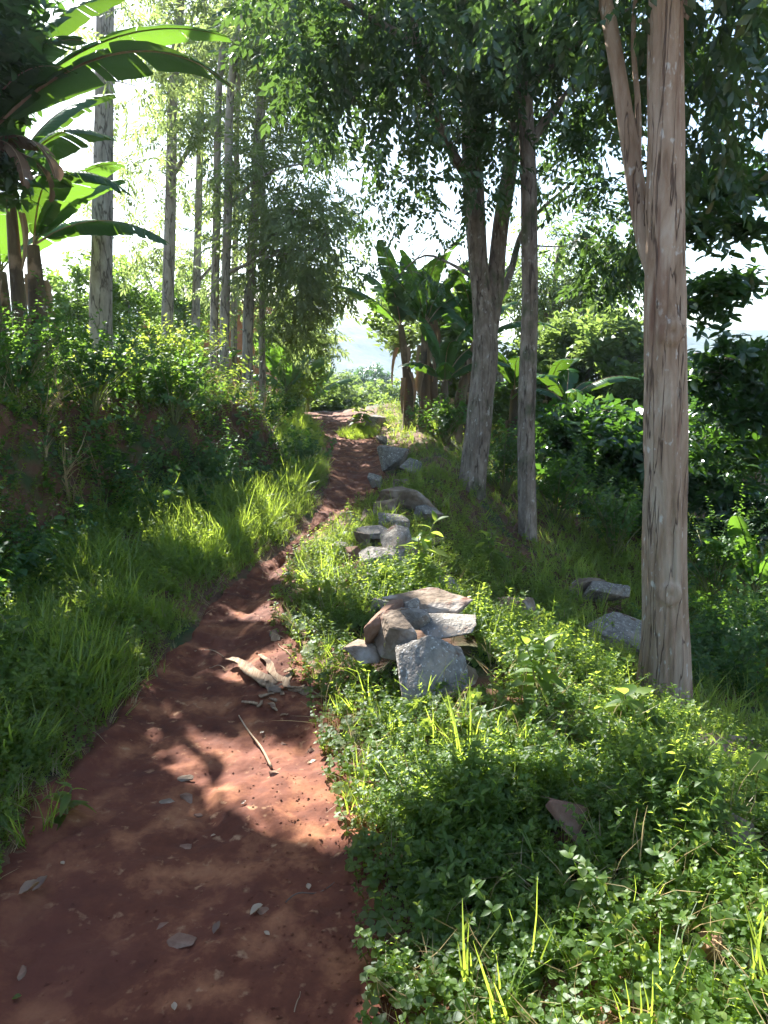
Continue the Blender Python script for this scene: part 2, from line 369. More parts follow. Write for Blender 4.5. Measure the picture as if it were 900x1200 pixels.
M['stone_red'] = solid('soil_stained_stone', [(.3, (.12, .06, .04)), (.5, (.21, .115, .075)), (.7, (.30, .20, .14))], 9, bump=.8, bdist=.006)
M['brick'] = solid('mud_wall', [(.3, (.34, .12, .05)), (.5, (.48, .19, .08)), (.7, (.58, .27, .13))], 3, bump=.6, bdist=.02)
M['tin'] = solid('corrugated_iron', [(.3, (.07, .07, .06)), (.5, (.12, .11, .09)), (.7, (.18, .11, .07))], 2, rough=.55, bump=.1)
M['wood'] = solid('old_timber', [(.3, (.08, .055, .04)), (.7, (.20, .15, .11))], 8, (1, 1, .2), bump=.5)

# ------------------------------------------------------------------ ground sheet and path
def grid(xs, ys, hf):
    X, Y = np.meshgrid(xs, ys); Z = hf(X, Y); V = np.stack([X, Y, Z], -1).reshape(-1, 3)
    ny, nx = X.shape; i = np.arange(ny - 1)[:, None] * nx; j = np.arange(nx - 1)[None]
    return V, np.stack([i + j, i + j + 1, i + nx + j + 1, i + nx + j], -1).reshape(-1, 4)
def graded(a, b, fine, lo, hi, grow=1.18):
    mid = list(np.arange(lo, hi, fine)); s = fine; x = mid[-1]
    while x < b: s *= grow; x += s; mid.append(x)
    s = fine; x = mid[0]; pre = []
    while x > a: s *= grow; x -= s; pre.append(x)
    return np.array(pre[::-1] + mid)
def H_ground(X, Y):
    z = H(X, Y)
    inside = ss(0, .12, np.minimum(X - xL(Y), xR(Y) - X)) * (Y > -.5) * (Y < 22)
    z = z - .035 * inside
    hill = fbm(X / 90, Y / 90, 5, 40)
    z = z + ss(180, 330, Y) * (10 + 9 * hill) + ss(110, 200, np.abs(X)) * 8 * hill
    return z
V, q = grid(graded(-900, 900, .07, -7, 7), graded(-60, 1400, .07, .2, 19), H_ground)
g = Geo(); g.add(V, q); kind(put(g, 'ground', M['ground']), 'structure')

ys = np.concatenate([np.arange(.6, 6, .018), np.arange(6, 22, .04)]); us = np.linspace(-.10, 1.10, 84)
Yg = np.repeat(ys[:, None], len(us), 1); a_, b_ = xL(ys)[:, None], xR(ys)[:, None]
edge = .05 * fbm(ys * 3, ys * 0, 3, 21)[:, None], .05 * fbm(ys * 3, ys * 0 + 9, 3, 22)[:, None]
Xg = (a_ + edge[0]) + (b_ + edge[1] - a_ - edge[0]) * us[None]
du = np.minimum(us, 1 - us)[None]
Zg = H(Xg, Yg, False) + .012 + .034 * (1 - .45 * ss(3.5, 5.5, Yg)) * fbm(Xg * 4, Yg * 2.2, 4, 31) + .020 * fbm(Xg * 13, Yg * 11, 3, 32) + .010 * np.abs(fbm(Xg * 45, Yg * 45, 2, 33)) \
    - .012 * np.clip(fbm(Xg * 5.5, Yg * 4.2, 2, 35) - .25, 0, 1) * 4 \
    - .06 * ss(0, -.10, du * np.ones_like(Yg)) - .015 * ss(.3, .5, du * np.ones_like(Yg))
# small step with a hollow where the path climbs beside the dry banana bark
bx, by = hit_path(350, 868); Zg = Zg - .035 * np.exp(-(((Xg - bx) / .09) ** 2 + ((Yg - by) / .10) ** 2)) + .03 * ss(3.2, 3.9, Yg) * ss(.3, .8, us[None] * np.ones_like(Yg)) * (1 - ss(4.5, 5.5, Yg))
PATH = (ys, us, Xg, Zg)
def hpath(x, y):
    i = min(max(np.searchsorted(ys, y), 0), len(ys) - 1)
    return float(np.interp(x, Xg[i], Zg[i]))
ny, nx = Xg.shape; i = np.arange(ny - 1)[:, None] * nx; j = np.arange(nx - 1)[None]
g = Geo(); g.add(np.stack([Xg, Yg, Zg], -1).reshape(-1, 3), np.stack([i + j, i + j + 1, i + nx + j + 1, i + nx + j], -1).reshape(-1, 4))
kind(put(g, 'footpath', M['soil']), 'structure')
def onpath(px, py):
    d = ray(px, py); Y = .8
    while Y < 20:
        z = CH + d[2] / d[1] * Y; x = d[0] / d[1] * Y
        if z < hpath(x, Y): break
        Y += .01
    return np.array([x, Y, hpath(x, Y)])

# distant hills
def hillf(X, Y):
    prof = np.interp(X, [-900, -200, -60, -30, -5, 20, 60, 200, 900], [70, 70, 66, 64, 54, 44, 42, 55, 45])
    return -25 + (prof) * ss(430, 640, Y) * (1 - .5 * ss(700, 1100, Y)) + 9 * fbm(X / 60, Y / 60, 5, 50) * ss(430, 560, Y)
V, q = grid(np.linspace(-900, 900, 200), np.linspace(420, 1150, 110), hillf)
M['hill'] = solid('hill_cover', [(.35, (.02, .038, .022)), (.5, (.035, .06, .032)), (.65, (.09, .09, .055))], .06, bump=.3, bdist=3)
g = Geo(); g.add(V, q); kind(put(g, 'hills', M['hill']), 'structure')

# ------------------------------------------------------------------ ground plants (stuff)
W1 = [sprig(.17, 12, .022, .0045, 6, .7, 2, .6), sprig(.12, 4, .045, .017, 7, .9, 3), sprig(.18, 8, .036, .0115, 1), sprig(.15, 7, .030, .0095, 2, .5), sprig(.22, 9, .040, .011, 3, .4), sprig(.12, 5, .035, .015, 4, .2), sprig(.18, 9, .025, .009, 5, .6)]
CLOV = [combo([(leafT(.022, .012, .15, .2, 4, .62), rotm('z', a) @ rotm('x', .15), (0, 0, .05), 1) for a in (0, 2.1, 4.2)]), sprig(.08, 3, .024, .010, 8, .2, 4)]
W1N = [sprig(.18, 8, .034, .0115, 101, .3, 4), sprig(.14, 7, .026, .010, 102, .5, 4), sprig(.22, 9, .040, .009, 103, .4, 4), sprig(.11, 5, .030, .014, 104, .2, 4), sprig(.17, 12, .022, .0045, 106, .7, 3, .6), sprig(.16, 9, .022, .009, 105, .6, 4), sprig(.2, 6, .05, .007, 107, .6, 4, .7)]
T1 = [tuft(8, .20, .0034, 11, .9), tuft(7, .25, .0038, 12, 1.0), tuft(10, .13, .003, 13, .8), tuft(5, .3, .003, 16, .7)]
T2 = [tuft(12, .42, .004, 14, .8), tuft(10, .5, .0045, 15, .9)]
U1 = [sprig(.5, 7, .105, .036, 21, .5, 3), sprig(.42, 6, .09, .036, 22, .3, 3), sprig(.6, 10, .08, .024, 23, .6, 3), sprig(.35, 6, .075, .03, 24, .8, 3)]
def cover(n, y0, y1, xf, rng, pw=1.0):
    y = y0 * (y1 / y0) ** (rng.random(n) ** pw); lo, hi = xf(y); x = lo + (hi - lo) * rng.random(n)
    return x, y
def clumpy(x, y, f, s, thr): return fbm(x * f, y * f, 3, s) > thr
RS = [(507, 790), (470, 765), (445, 755), (510, 745), (530, 760), (480, 740), (553, 800), (605, 732), (456, 655), (450, 668), (415, 658), (445, 633), (478, 645), (478, 592), (464, 556), (730, 760), (708, 720), (690, 705), (848, 912), (893, 912), (862, 990), (668, 992), (835, 1122)]
RW = [(*ground(*p)[:2], .10 + .018 * i_) for p, i_ in zip(RS, [3, 3, 2, 2, 3, 2, 1, 3, 4, 4, 2, 4, 2, 12, 9, 12, 8, 8, 2, 0, 0, -1, -3])]
def clear(x, y):
    k = np.ones(len(x), bool)
    for (a, b, r_) in RW: k &= (x - a) ** 2 + ((y - b) * .8) ** 2 > r_ ** 2
    return k
rng = np.random.default_rng(3)
# right mound: leafy weeds
gw = Geo(); gg = Geo()
x, y = cover(62000, 1.0, 16, lambda y: (xR(y) - .03, xR(y) + 1.1 + .52 * y), rng)
r = x - xR(y); keep = rng.random(len(x)) < (ss(-.03, .22, r + .06 * fbm(x * 5, y * 5, 2, 61)) * (.45 + .55 * (fbm(x * 1.6, y * 1.6, 3, 62) > -.15)))
keep &= clear(x, y); x, y = x[keep], y[keep]; P = np.stack([x, y, H(x, y) - .01], 1)
size = (.45 + 1.05 * ss(-.4, .5, fbm(x * 1.3, y * 1.3, 3, 63))) * (.75 + .6 * ss(-.3, .4, fbm(x * 4.5, y * 4.5, 2, 66))); size *= .5 + .5 * ss(0, .35, x - xR(y)); size *= .62 * (1 + .01 * y)
sp = np.clip(.5 + 1.1 * fbm(x * 1.7, y * 1.7, 3, 69) + rng.normal(0, .16, len(x)), 0, 1)
nr = P[:, 1] < 2.9
scatter(gw, W1N, P[nr], rng, .6, 1.15, .4, size[nr], sp[nr]); scatter(gw, W1, P[~nr], rng, .65, 1.2, .35, size[~nr], sp[~nr])
x, y = cover(9000, 1.0, 8, lambda y: (xR(y) - .05, xR(y) + 1.0 + .3 * y), rng)
k = clear(x, y); x, y = x[k], y[k]
scatter(gw, CLOV, np.stack([x, y, H(x, y)], 1), rng, .7, 1.4, .3)
x, y = cover(1500, 1.1, 9, lambda y: (xR(y) + .12, xR(y) + 1.3 + .5 * y), rng)
k = fbm(x * 1.1, y * 1.1, 3, 67) > .12; x, y = x[k], y[k]
scatter(gw, [sprig(.2, 5, .065, .019, 81, .4, 5), sprig(.16, 4, .052, .020, 82, .3, 5), sprig(.24, 6, .06, .014, 83, .5, 5)], np.stack([x, y, H(x, y)], 1), rng, .4, .85, .4)
kind(put(gw, 'ground_cover', M['weed']), 'stuff')
gd = Geo(); x, y = cover(1700, 1.0, 12, lambda y: (xR(y) - .05, xR(y) + 1. + .5 * y), rng)
scatter(gd, [tuft(4, .22, .0022, 91, 1.0), tuft(3, .3, .002, 93, .8)], np.stack([x, y, H(x, y) + .01], 1), rng, .3, .8, .7)
x, y = cover(900, 1.4, 12, lambda y: (xL(y) - footw(y), xL(y)), rng)
scatter(gd, [tuft(4, .2, .0022, 94, 1.0)], np.stack([x, y, H(x, y)], 1), rng, .4, .9, .6)
kind(put(gd, 'dry_stalks', M['deadgrass']), 'stuff')
x, y = cover(9000, 1.2, 17, lambda y: (xR(y) - .03, xR(y) + .9 + .4 * y), rng)
r = x - xR(y); near = np.exp(-r * 1.6)
keep = rng.random(len(x)) < (.05 + .30 * (fbm(x * 1.5, y * 1.5, 2, 79) > .15)) + .6 * near * ss(2.5, 4.5, y)
keep &= clear(x, y); x, y = x[keep], y[keep]; r = r[keep]
scatter(gg, T1, np.stack([x, y, H(x, y)], 1), rng, .45, 1.0, .35, (1 + .01 * y) * (.6 + .4 * ss(0, .3, r)))
# left verge: low grass, brightest beyond 3.5 m
x, y = cover(26000, 1.3, 18, lambda y: (xL(y) - footw(y) - .1, xL(y) + .02), rng)
l = xL(y) - x; keep = rng.random(len(x)) < ss(-.02, .15, l + .05 * fbm(x * 6, y * 6, 2, 64)) * (.35 + .65 * ss(2.6, 4.2, y)); x, y, l = x[keep], y[keep], l[keep]
cl_ = fbm(x * 3.2, y * 3.2, 3, 68); k = cl_ > -.35; x, y, l, cl_ = x[k], y[k], l[k], cl_[k]
scatter(gg, T1, np.stack([x, y, H(x, y) - .005], 1), rng, .45, 1.0, .45, (1 + .015 * y) * (.5 + .4 * ss(0, .3, l)) * (.55 + .9 * ss(-.35, .45, cl_)))
# grassy patch that crosses the far path
x = rng.uniform(-.75, -.05, 500); y = rng.uniform(12.6, 13.6, 500); k = (((x + .4) / .35) ** 2 + ((y - 13.1) / .5) ** 2) < 1
scatter(gg, T1, np.stack([x[k], y[k], H(x[k], y[k])], 1), rng, .4, .8, .3)
# grassy slope at far left beyond the spur and right slope under the trees
x, y = cover(5200, 4.5, 22, lambda y: (xR(y) + 1.8, xR(y) + 2.5 + .75 * y), rng)
scatter(gg, T1, np.stack([x, y, H(x, y)], 1), rng, .6, 1.2, .35)
kind(put(gg, 'grass', M['grass']), 'stuff')
# left verge near: broad weeds mixed
gw = Geo()
x, y = cover(19000, 1.2, 9, lambda y: (xL(y) - footw(y) - .9, xL(y)), rng)
l = xL(y) - x; keep = rng.random(len(x)) < ss(0.0, .15, l + .08 * fbm(x * 5, y * 5, 2, 65)) * (1 - .60 * ss(3.2, 4.6, y)); x, y = x[keep], y[keep]
scatter(gw, W1[:6], np.stack([x, y, H(x, y) - .01], 1), rng, .6, 1.15, .35, .6 + .5 * ss(0, .4, xL(y) - x))
kind(put(gw, 'verge_weeds', M['weed']), 'stuff')
# bank undergrowth
gu = Geo()
x, y = cover(9500, 2.6, 22, lambda y: (xL(y) - footw(y) - 3.2 - .1 * y, xL(y) - footw(y) + .15), rng)
bt = (xL(y) - x - footw(y)) / .85; face = (bt > .1) & (bt < 1.0)
keep = (fbm(x * 1.1, y * 1.1, 3, 70) > -.22) & ~(face & (rng.random(len(x)) < .45)) & ~(((x + 2.9) / .5) ** 2 + ((y - 7.3) / .7) ** 2 < 1) & ~((y > 8.8) & (y < 11.5) & (xL(y) - x < footw(y) + .9)); x, y = x[keep], y[keep]
scatter(gu, U1, np.stack([x, y, H(x, y) - .02], 1), rng, .5, 1.1, .5, .55 + .35 * ss(-.3, .4, fbm(x * 1.7, y * 1.7, 3, 71)) + .012 * y)
kind(put(gu, 'undergrowth', M['under']), 'stuff')
# sunlit growth along the terrace edge
gu = Geo()
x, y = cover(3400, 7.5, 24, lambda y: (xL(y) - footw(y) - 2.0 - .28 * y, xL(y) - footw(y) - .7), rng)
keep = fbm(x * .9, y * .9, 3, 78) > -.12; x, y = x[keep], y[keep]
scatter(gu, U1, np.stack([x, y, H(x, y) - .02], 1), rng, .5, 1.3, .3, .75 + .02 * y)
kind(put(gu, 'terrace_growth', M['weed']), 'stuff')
# right hand undergrowth below the trees
gu = Geo()
x, y = cover(8000, 5.4, 30, lambda y: (xR(y) + 2.3 + .08 * y, xR(y) + 3 + .85 * y), rng)
keep = fbm(x * .7, y * .7, 3, 72) > -.05; x, y = x[keep], y[keep]
scatter(gu, U1, np.stack([x, y, H(x, y) - .02], 1), rng, .4, 1.0, .4, .75 + .03 * y)
kind(put(gu, 'slope_undergrowth', M['under']), 'stuff')
# dry stalks on the bank
gd = Geo()
x, y = cover(420, 4.5, 14, lambda y: (xL(y) - footw(y) - 2.5, xL(y) - footw(y) - .2), rng)
keep = fbm(x * 1.4, y * 1.4, 2, 74) > .1; x, y = x[keep], y[keep]
scatter(gd, T2, np.stack([x, y, H(x, y)], 1), rng, .6, 1.3, .5)
kind(put(gd, 'dry_grass', M['deadgrass']), 'stuff')
# litter: crumbs of soil and leaf scraps along the path
gl = Geo(); n = 4500
y = 1.2 * (14 / 1.2) ** rng.random(n); u = rng.random(n); x = xL(y) + (xR(y) - xL(y)) * np.where(rng.random(n) < .6, 1 - .35 * u * u, u)
P = np.array([[a, b, hpath(a, b) + .001] for a, b in zip(x, y)])
crumb = (np.array([[-1, -1, 0], [1, -1, 0], [1, 1, 0], [-1, 1, 0], [.1, 0, .55]]) * .0034, np.zeros((0, 4), int), np.array([[0, 1, 4], [1, 2, 4], [2, 3, 4], [3, 0, 4]]), np.zeros(5))
inst(gl, crumb, P, frames_z(n, rng, .2), rng.uniform(.35, 1.0, n) ** 2 * 1.6, rng)
kind(put(gl, 'soil_crumbs', M['soil'], smooth=False), 'stuff')

# ------------------------------------------------------------------ trees
def barkbump(depth, freq=7, seed=0, zf=2.2, knots=()):
    def f(th, z, r):
        a = np.cos(th) * freq * .5; b = np.sin(th) * freq * .5
        rid = np.abs(vn(th * freq / 6.283 * 3 + .35 * fbm(z * 3, th, 2, seed + 3), z * zf, seed)) * 2
        wrap = ss(0, .5, np.minimum(th, 2 * pi - th))
        d = depth * (rid - .5) * 1.4 * wrap + depth * .8 * fbm(a + z * 1.3, b - z * .7, 4, seed + 7) + .10 * r * fbm(a * .5, z * .9 + b, 2, seed + 9)
        for (kt, kz, kr, kh) in knots:
            dt = np.angle(np.exp(1j * (th - kt))) * r; q_ = np.sqrt(dt ** 2 + (z - kz) ** 2) / kr
            d = d + kh * (np.exp(-q_ ** 2 * 1.2) - .9 * np.exp(-(q_ * 2.4) ** 2) + .25 * np.exp(-((q_ - 1.1) * 4) ** 2))
        return d
    return f
class Tree:
    def __init__(s, name, label, base, barkm, leafm, seed, group=None):
        s.root = empty(name, base, label, 'tree', group); s.base = np.array(base, float)
        s.b = Geo(); s.tw = Geo(); s.l = Geo(); s.nodes = []; s.rad = []; s.rng = np.random.default_rng(seed); s.bm = barkm; s.lm = leafm
    def stem(s, pts, rads, n=10, m=None, bump=None, fine=1):
        P = np.array(pts, float); L = np.linalg.norm(np.diff(P, axis=0), axis=1).sum()
        m = m or max(6, int(L / .12 * fine)); Q = spline(P, m)
        t = np.linspace(0, len(rads) - 1, m); rr = np.interp(t, np.arange(len(rads)), rads)
        tube(s.b, Q - s.base, rr, n, s.rng.random(), bump if bump is None else (lambda th, z, r: bump(th, z + s.base[2], r)))
        for p, r_ in zip(Q[::max(1, m // 40)], rr[::max(1, m // 40)]): s.nodes.append(p); s.rad.append(r_)
    def clump(s, c, rad, nsub, tps, per=7, spread=.22, scale=1., minz=None, rad_tw=.008, droop=.0, attach=None, hollow=.25):
        c = np.array(c, float); rad = np.broadcast_to(np.array(rad, float), (3,)); rng = s.rng
        D = rng.normal(size=(nsub, 3)); D /= np.linalg.norm(D, axis=1)[:, None]
        P = c + D * rad * (hollow + (1 - hollow) * rng.random(nsub)[:, None] ** .45)
        # order from the nearest wood outwards so that twigs chain
        N0 = np.array(s.nodes); d0 = np.array([np.min(np.linalg.norm(N0 - p, axis=1)) for p in P]); o = np.argsort(d0)
        for p in P[o]:
            A = np.array(s.nodes); dv = p - A; dist = np.linalg.norm(dv, axis=1) + np.where(A[:, 2] > p[2] + .5, .8, 0)
            k = int(np.argmin(dist)); a = A[k]; L = np.linalg.norm(p - a)
            if L > .05:
                m = max(3, int(L / .25)); mid = (a + p) / 2 + rng.normal(0, .08, 3) * L + np.array([0, 0, .12 * L])
                Q = spline([a, mid, p], m + 1); r0 = min(max(rad_tw * (.6 + L * 1.0), rad_tw * .5), s.rad[k] * .7); r1 = max(rad_tw * .35, .0025)
                tube(s.tw, Q - s.base, np.linspace(r0, r1, len(Q)), 5 if r0 > .015 else 3, rng.random(), None, False)
                for qq, rr in zip(Q[1:], np.linspace(r0, r1, len(Q))[1:]): s.nodes.append(qq); s.rad.append(rr)
            n = max(1, int(rng.normal(per, per * .25)))
            T = rng.normal(0, 1, (n, 3)); T[:, 2] = T[:, 2] * .5 - droop; T += (p - a) / (L + .01) * .7
            T /= np.linalg.norm(T, axis=1)[:, None]
            pos = p + rng.normal(0, spread, (n, 3)) * [1, 1, .6] * .5
            Fm = frames_dir(T, rng, .35); base = np.clip(rng.normal(.5, .2) + rng.normal(0, .12, n), 0, 1)
            sc_ = scale * rng.uniform(.75, 1.2, n); idx = rng.integers(0, len(tps), n)
            for i, tp in enumerate(tps):
                kk = idx == i
                inst(s.l, tp, pos[kk] - s.base, Fm[kk], sc_[kk], rng, base[kk])
    def done(s, trunk='trunk'):
        off = s.b.n
        if s.tw.n: s.b.v += s.tw.v; s.b.a += s.tw.a; s.b.q += [x + off for x in s.tw.q]; s.b.t += [x + off for x in s.tw.t]; s.b.n += s.tw.n
        put(s.b, trunk, s.bm, s.root)
        if s.l.n: put(s.l, 'crown', s.lm, s.root)
        return s.root
PIN = [pinnate(.40, 6, .115, .027, .35, 1, .30), pinnate(.46, 7, .12, .028, .6, 2, .45), pinnate(.34, 5, .11, .029, .25, 3, .15)]
PINs = [pinnate(.34, 7, .07, .014, .5, 5), pinnate(.28, 6, .07, .015, .4, 6)]
FERN = [pinnate(.24, 6, .085, .013, .3, 7, .3), pinnate(.20, 5, .08, .0135, .4, 8, .4)]
WH = [whorl(7, .13, .027, 1), whorl(6, .15, .032, 2, .2), whorl(8, .11, .024, 3)]
WHs = [whorl(7, .085, .024, 4, .3, 2), whorl(8, .07, .022, 5, .4, 2)]

# the big tree in the right foreground
b = at(779, 822, 4.6); b[2] = h1(b[0], b[1]) - .05
t = Tree('timber_tree', 'large fissured brown tree trunk in the right foreground with a thinner fork on its left', b, M['bark_big'], M['leaf_tree'], 1)
kz = lambda px, py: at(px, py, 4.6)[2]
knots = [(pi * 1.5, kz(0, 390), .055, .040), (pi * 1.52, kz(0, 615), .018, .016), (pi * 1.47, kz(0, 690), .05, .040), (pi * 1.42, kz(0, 285), .03, .008), (pi * 1.35, kz(0, 358), .025, .012)]
pts = [b, at(779, 770, 4.6), at(779, 700, 4.6), at(780, 500, 4.6), at(779, 300, 4.6), at(781, 100, 4.6), at(779, -100, 4.6), at(776, -400, 4.6), at(780, -900, 4.7)]
t.stem(pts, [.178, .148, .128, .120, .107, .093, .088, .08, .05], 130, 460, barkbump(.011, 9, 3, 1.6, knots))
t.stem([at(776, 360, 4.65), at(757, 285, 4.75), at(745, 215, 4.8), at(730, 120, 4.85), at(716, 35, 4.9), at(700, -60, 5), at(690, -250, 5.2)], [.03, .055, .052, .046, .042, .035, .02], 24, 90, barkbump(.003, 8, 5, 2))
t.stem([at(745, 215, 4.8), at(748, 130, 4.85), at(742, 40, 4.9), at(752, -80, 5)], [.03, .018, .014, .008], 8)
t.stem([at(781, 60, 4.6), at(830, -40, 4.9), at(890, -80, 5.3)], [.05, .03, .015], 8)
for c, rd, n in [((745, 20, 5.2), (.45, .7, .22), 12), ((850, 40, 5.3), (.45, .7, .28), 15), ((870, 130, 5.6), (.35, .6, .16), 8), ((830, -60, 5.), (.7, 1.0, .4), 22), ((700, -60, 5.), (.7, 1., .3), 18), ((820, 190, 6.2), (.35, .6, .25), 9)]:
    t.clump(at(*c), rd, n, PIN, 6, .25, .85, rad_tw=.007, droop=.5)
t.done()

# twin-stemmed tree leaning beside the path
b = at(548, 612, 8.7); b[2] = h1(b[0], b[1]) - .1
t = Tree('timber_tree', 'leaning grey tree beside the path that forks into two stems at eye height', b, M['bark_grey'], M['leaf_tree'], 2)
Y = 8.7
t.stem([b, at(551, 590, Y), at(558, 530, Y), at(564, 470, Y), at(569, 410, Y), at(566, 350, Y), at(560, 300, Y), at(554, 210, Y), at(550, 120, Y + .1), at(544, 20, Y + .2), at(535, -100, Y + .3), at(530, -300, Y)],
       [.20, .168, .147, .137, .132, .112, .100, .105, .09, .075, .06, .03], 40, 200, barkbump(.012, 8, 12, 1.2, [(4.7, at(0, 480, Y)[2], .09, .03)]))
t.stem([at(572, 420, Y), at(579, 350, Y + .05), at(586, 270, Y + .1), at(597, 200, Y + .1), at(607, 120, Y + .15), at(614, 40, Y + .2), at(622, -60, Y + .2), at(625, -300, Y)], [.06, .092, .088, .082, .075, .07, .055, .03], 28, 130, barkbump(.009, 8, 14, 1.2))
t.stem([at(583, 355, Y), at(598, 320, Y + .3), at(612, 272, Y + .5), at(640, 240, Y + .6), at(690, 200, Y + .7)], [.045, .04, .03, .022, .012], 8)
t.stem([at(553, 215, Y), at(528, 175, Y - .4), at(505, 120, Y - .8), at(490, 60, Y - 1.2), at(480, -20, Y - 1.6)], [.06, .05, .042, .035, .02], 10)
t.stem([at(607, 120, Y), at(640, 80, Y - .5), at(690, 40, Y - 1.), at(740, 10, Y - 1.4)], [.06, .045, .035, .02], 8)
t.stem([at(550, 120, Y), at(500, 60, Y - 1), at(450, 30, Y - 1.6), at(400, 0, Y - 2.)], [.05, .035, .03, .02], 8)
t.stem([at(560, 330, Y), at(530, 310, Y + .3), at(495, 300, Y + .6), at(460, 330, Y + 1)], [.03, .015, .012, .006], 6)
for c, rd, n, sc_ in [((545, 60, 8.2), (1.0, 1.0, .7), 52, 1), ((480, 40, 7.6), (.9, 1.0, .6), 50, 1), ((410, 30, 7.0), (.75, .9, .5), 46, 1), ((390, 120, 7.4), (.45, .6, .35), 16, 1), ((500, 150, 7.8), (.75, .8, .45), 32, .9), ((480, 225, 8.0), (.45, .6, .28), 15, .8), ((545, 170, 7.9), (.5, .5, .4), 16, .9),
                     ((620, 40, 8.2), (.9, .9, .6), 34, 1), ((680, 90, 8.4), (.6, .8, .5), 20, 1), ((580, -50, 7.5), (1.2, 1.0, .4), 26, 1), ((390, -20, 6.8), (.9, .8, .3), 22, 1), ((470, 190, 7.6), (.3, .4, .25), 8, .9), ((450, 318, 9.6), (.7, .5, .22), 14, .8), ((520, 290, 9.3), (.4, .5, .25), 8, .8), ((640, 210, 8.9), (.5, .5, .22), 9, .9), ((570, 100, 8.4), (.7, .7, .6), 24, 1)]:
    t.clump(at(*c), rd, int(n * (.72 if c[1] < 100 else .46)), PIN, 6, .26, .9 * sc_, rad_tw=.010, droop=.35)
t.done()

# straight single tree to its right
Y = 8.2; b = at(618, 655, Y); b[2] = h1(b[0], b[1]) - .1
t = Tree('timber_tree', 'slim straight grey tree standing between the forked tree and the big trunk', b, M['bark_grey'], M['leaf_tree'], 3)
t.stem([b, at(618, 620, Y), at(617, 500, Y), at(619, 420, Y), at(621, 350, Y), at(620, 250, Y), at(618, 170, Y), at(614, 90, Y - .05), at(606, 0, Y - .1), at(600, -200, Y)], [.115, .10, .088, .086, .078, .078, .075, .065, .05, .03], 28, 180, barkbump(.006, 8, 22, 1.5, [(4.7, at(0, 420, Y)[2], .06, .025), (4.4, at(0, 500, Y)[2], .03, .01)]))
t.stem([at(618, 175, Y), at(640, 140, Y), at(665, 110, Y), at(700, 60, Y), at(730, -10, Y)], [.05, .045, .035, .025, .02], 8)
t.stem([at(616, 130, Y), at(636, 70, Y), at(650, 20, Y), at(670, -60, Y)], [.04, .035, .03, .02], 8)
for c, rd, n in [((640, 30, 8.0), (.9, .9, .5), 28), ((700, 20, 7.8), (.7, .8, .5), 22), ((600, -60, 7.6), (1.2, 1, .6), 40), ((715, 275, 8.8), (.45, .6, .30), 22), ((725, 315, 9.2), (.3, .4, .2), 9), ((690, 150, 8.4), (.4, .5, .28), 12), ((700, 235, 8.6), (.3, .4, .2), 6)]:
    t.clump(at(*c), rd, n, PIN, 6, .26, .9, rad_tw=.008, droop=.35)
t.done()

# broad-leaved tree hanging in from the right edge
b = np.array([5.6, 7.6, 0]); b[2] = h1(5.6, 7.6) - .1
t = Tree('broadleaf_tree', 'dark broad-leaved tree whose boughs hang in along the right edge of the view', b, M['bark_grey'], M['leaf_dark'], 4)
tip = b + [-.2, 0, 5.2]
t.stem([b, b + [.1, 0, 1.5], b + [-.1, 0, 3.2], tip, tip + [-.2, 0, 3]], [.2, .17, .14, .11, .05], 14)
for c in [(880, 200), (850, 260), (860, 330), (850, 420), (880, 120)]:
    e = at(c[0], c[1], 7.0 + random.uniform(-.3, .3)); s0 = b + [-.1, 0, max(1.2, min(5, e[2] - b[2] - .6))]
    t.stem([s0, (s0 + e) / 2 + [0, 0, .2], e], [.05, .03, .012], 6)
for c, rd, n in [((870, 60, 6.6), (.5, .6, .3), 14), ((870, 215, 6.8), (.38, .5, .12), 14), ((845, 262, 6.6), (.34, .4, .09), 12), ((835, 185, 7.6), (.3, .4, .1), 6), ((865, 335, 7.0), (.36, .4, .07), 9), ((825, 352, 7.4), (.2, .4, .16), 8), ((880, 405, 7.0), (.36, .4, .10), 9), ((850, 440, 7.6), (.6, .7, .2), 26), ((880, 480, 7.4), (.5, .7, .22), 20), ((870, 520, 8), (.6, .7, .25), 22), ((960, 180, 7), (.5, .7, .6), 16), ((970, 440, 7.2), (.5, .7, .8), 20)]:
    t.clump(at(*c), rd, n, WH, 7, .20, 1.05, rad_tw=.007, droop=.1)
t.done()

# stand of tall ferny trees on the terrace
def tall(label, px, pyb, Y, wpx, top, clumps, seed, lean=(0, 0), tps=FERN, sc_=1.6, extra=(), mat='leaf_olive', bark='bark_pale', name='silky_oak_tree', per=8):
    b = at(px, pyb, Y); b[2] = h1(b[0], b[1]) - .15
    t = Tree(name, label, b, M[bark], M[mat], seed, 'tall trees on the terrace')
    w = wpx * pxm(px, 400, Y) / 2
    pp = [b, at(px, 400, Y), at(px + lean[0] * .5, 250, Y), at(px + lean[0], 100, Y), at(px + lean[1], -60, Y), at(px + lean[1] * 1.1, top, Y)]
    t.stem(pp, [w * 1.35, w * 1.1, w, w * .85, w * .7, w * .3], 18 if Y < 13 else 12, 120 if Y < 13 else 60, barkbump(w * .07, 7, seed, 1.2))
    for ln in extra: t.stem([at(*ln[0]), at(*ln[1]), at(*ln[2])], [w * .45, w * .3, w * .12], 6)
    for (c, rd, n) in clumps: t.clump(at(*c), rd, int(n * (1.8 if c[1] < 110 and c[0] > 150 else 1.1 if c[0] < 285 else .75)), tps, per, .42, sc_, rad_tw=.010, droop=.15)
    return t.done()
tall('stout pale trunk rising behind the hanging banana leaves at left', 118, 440, 10.5, 24, -350, [((150, 60, 10.5), (1.0, .8, .7), 9)], 31, (4, 6))
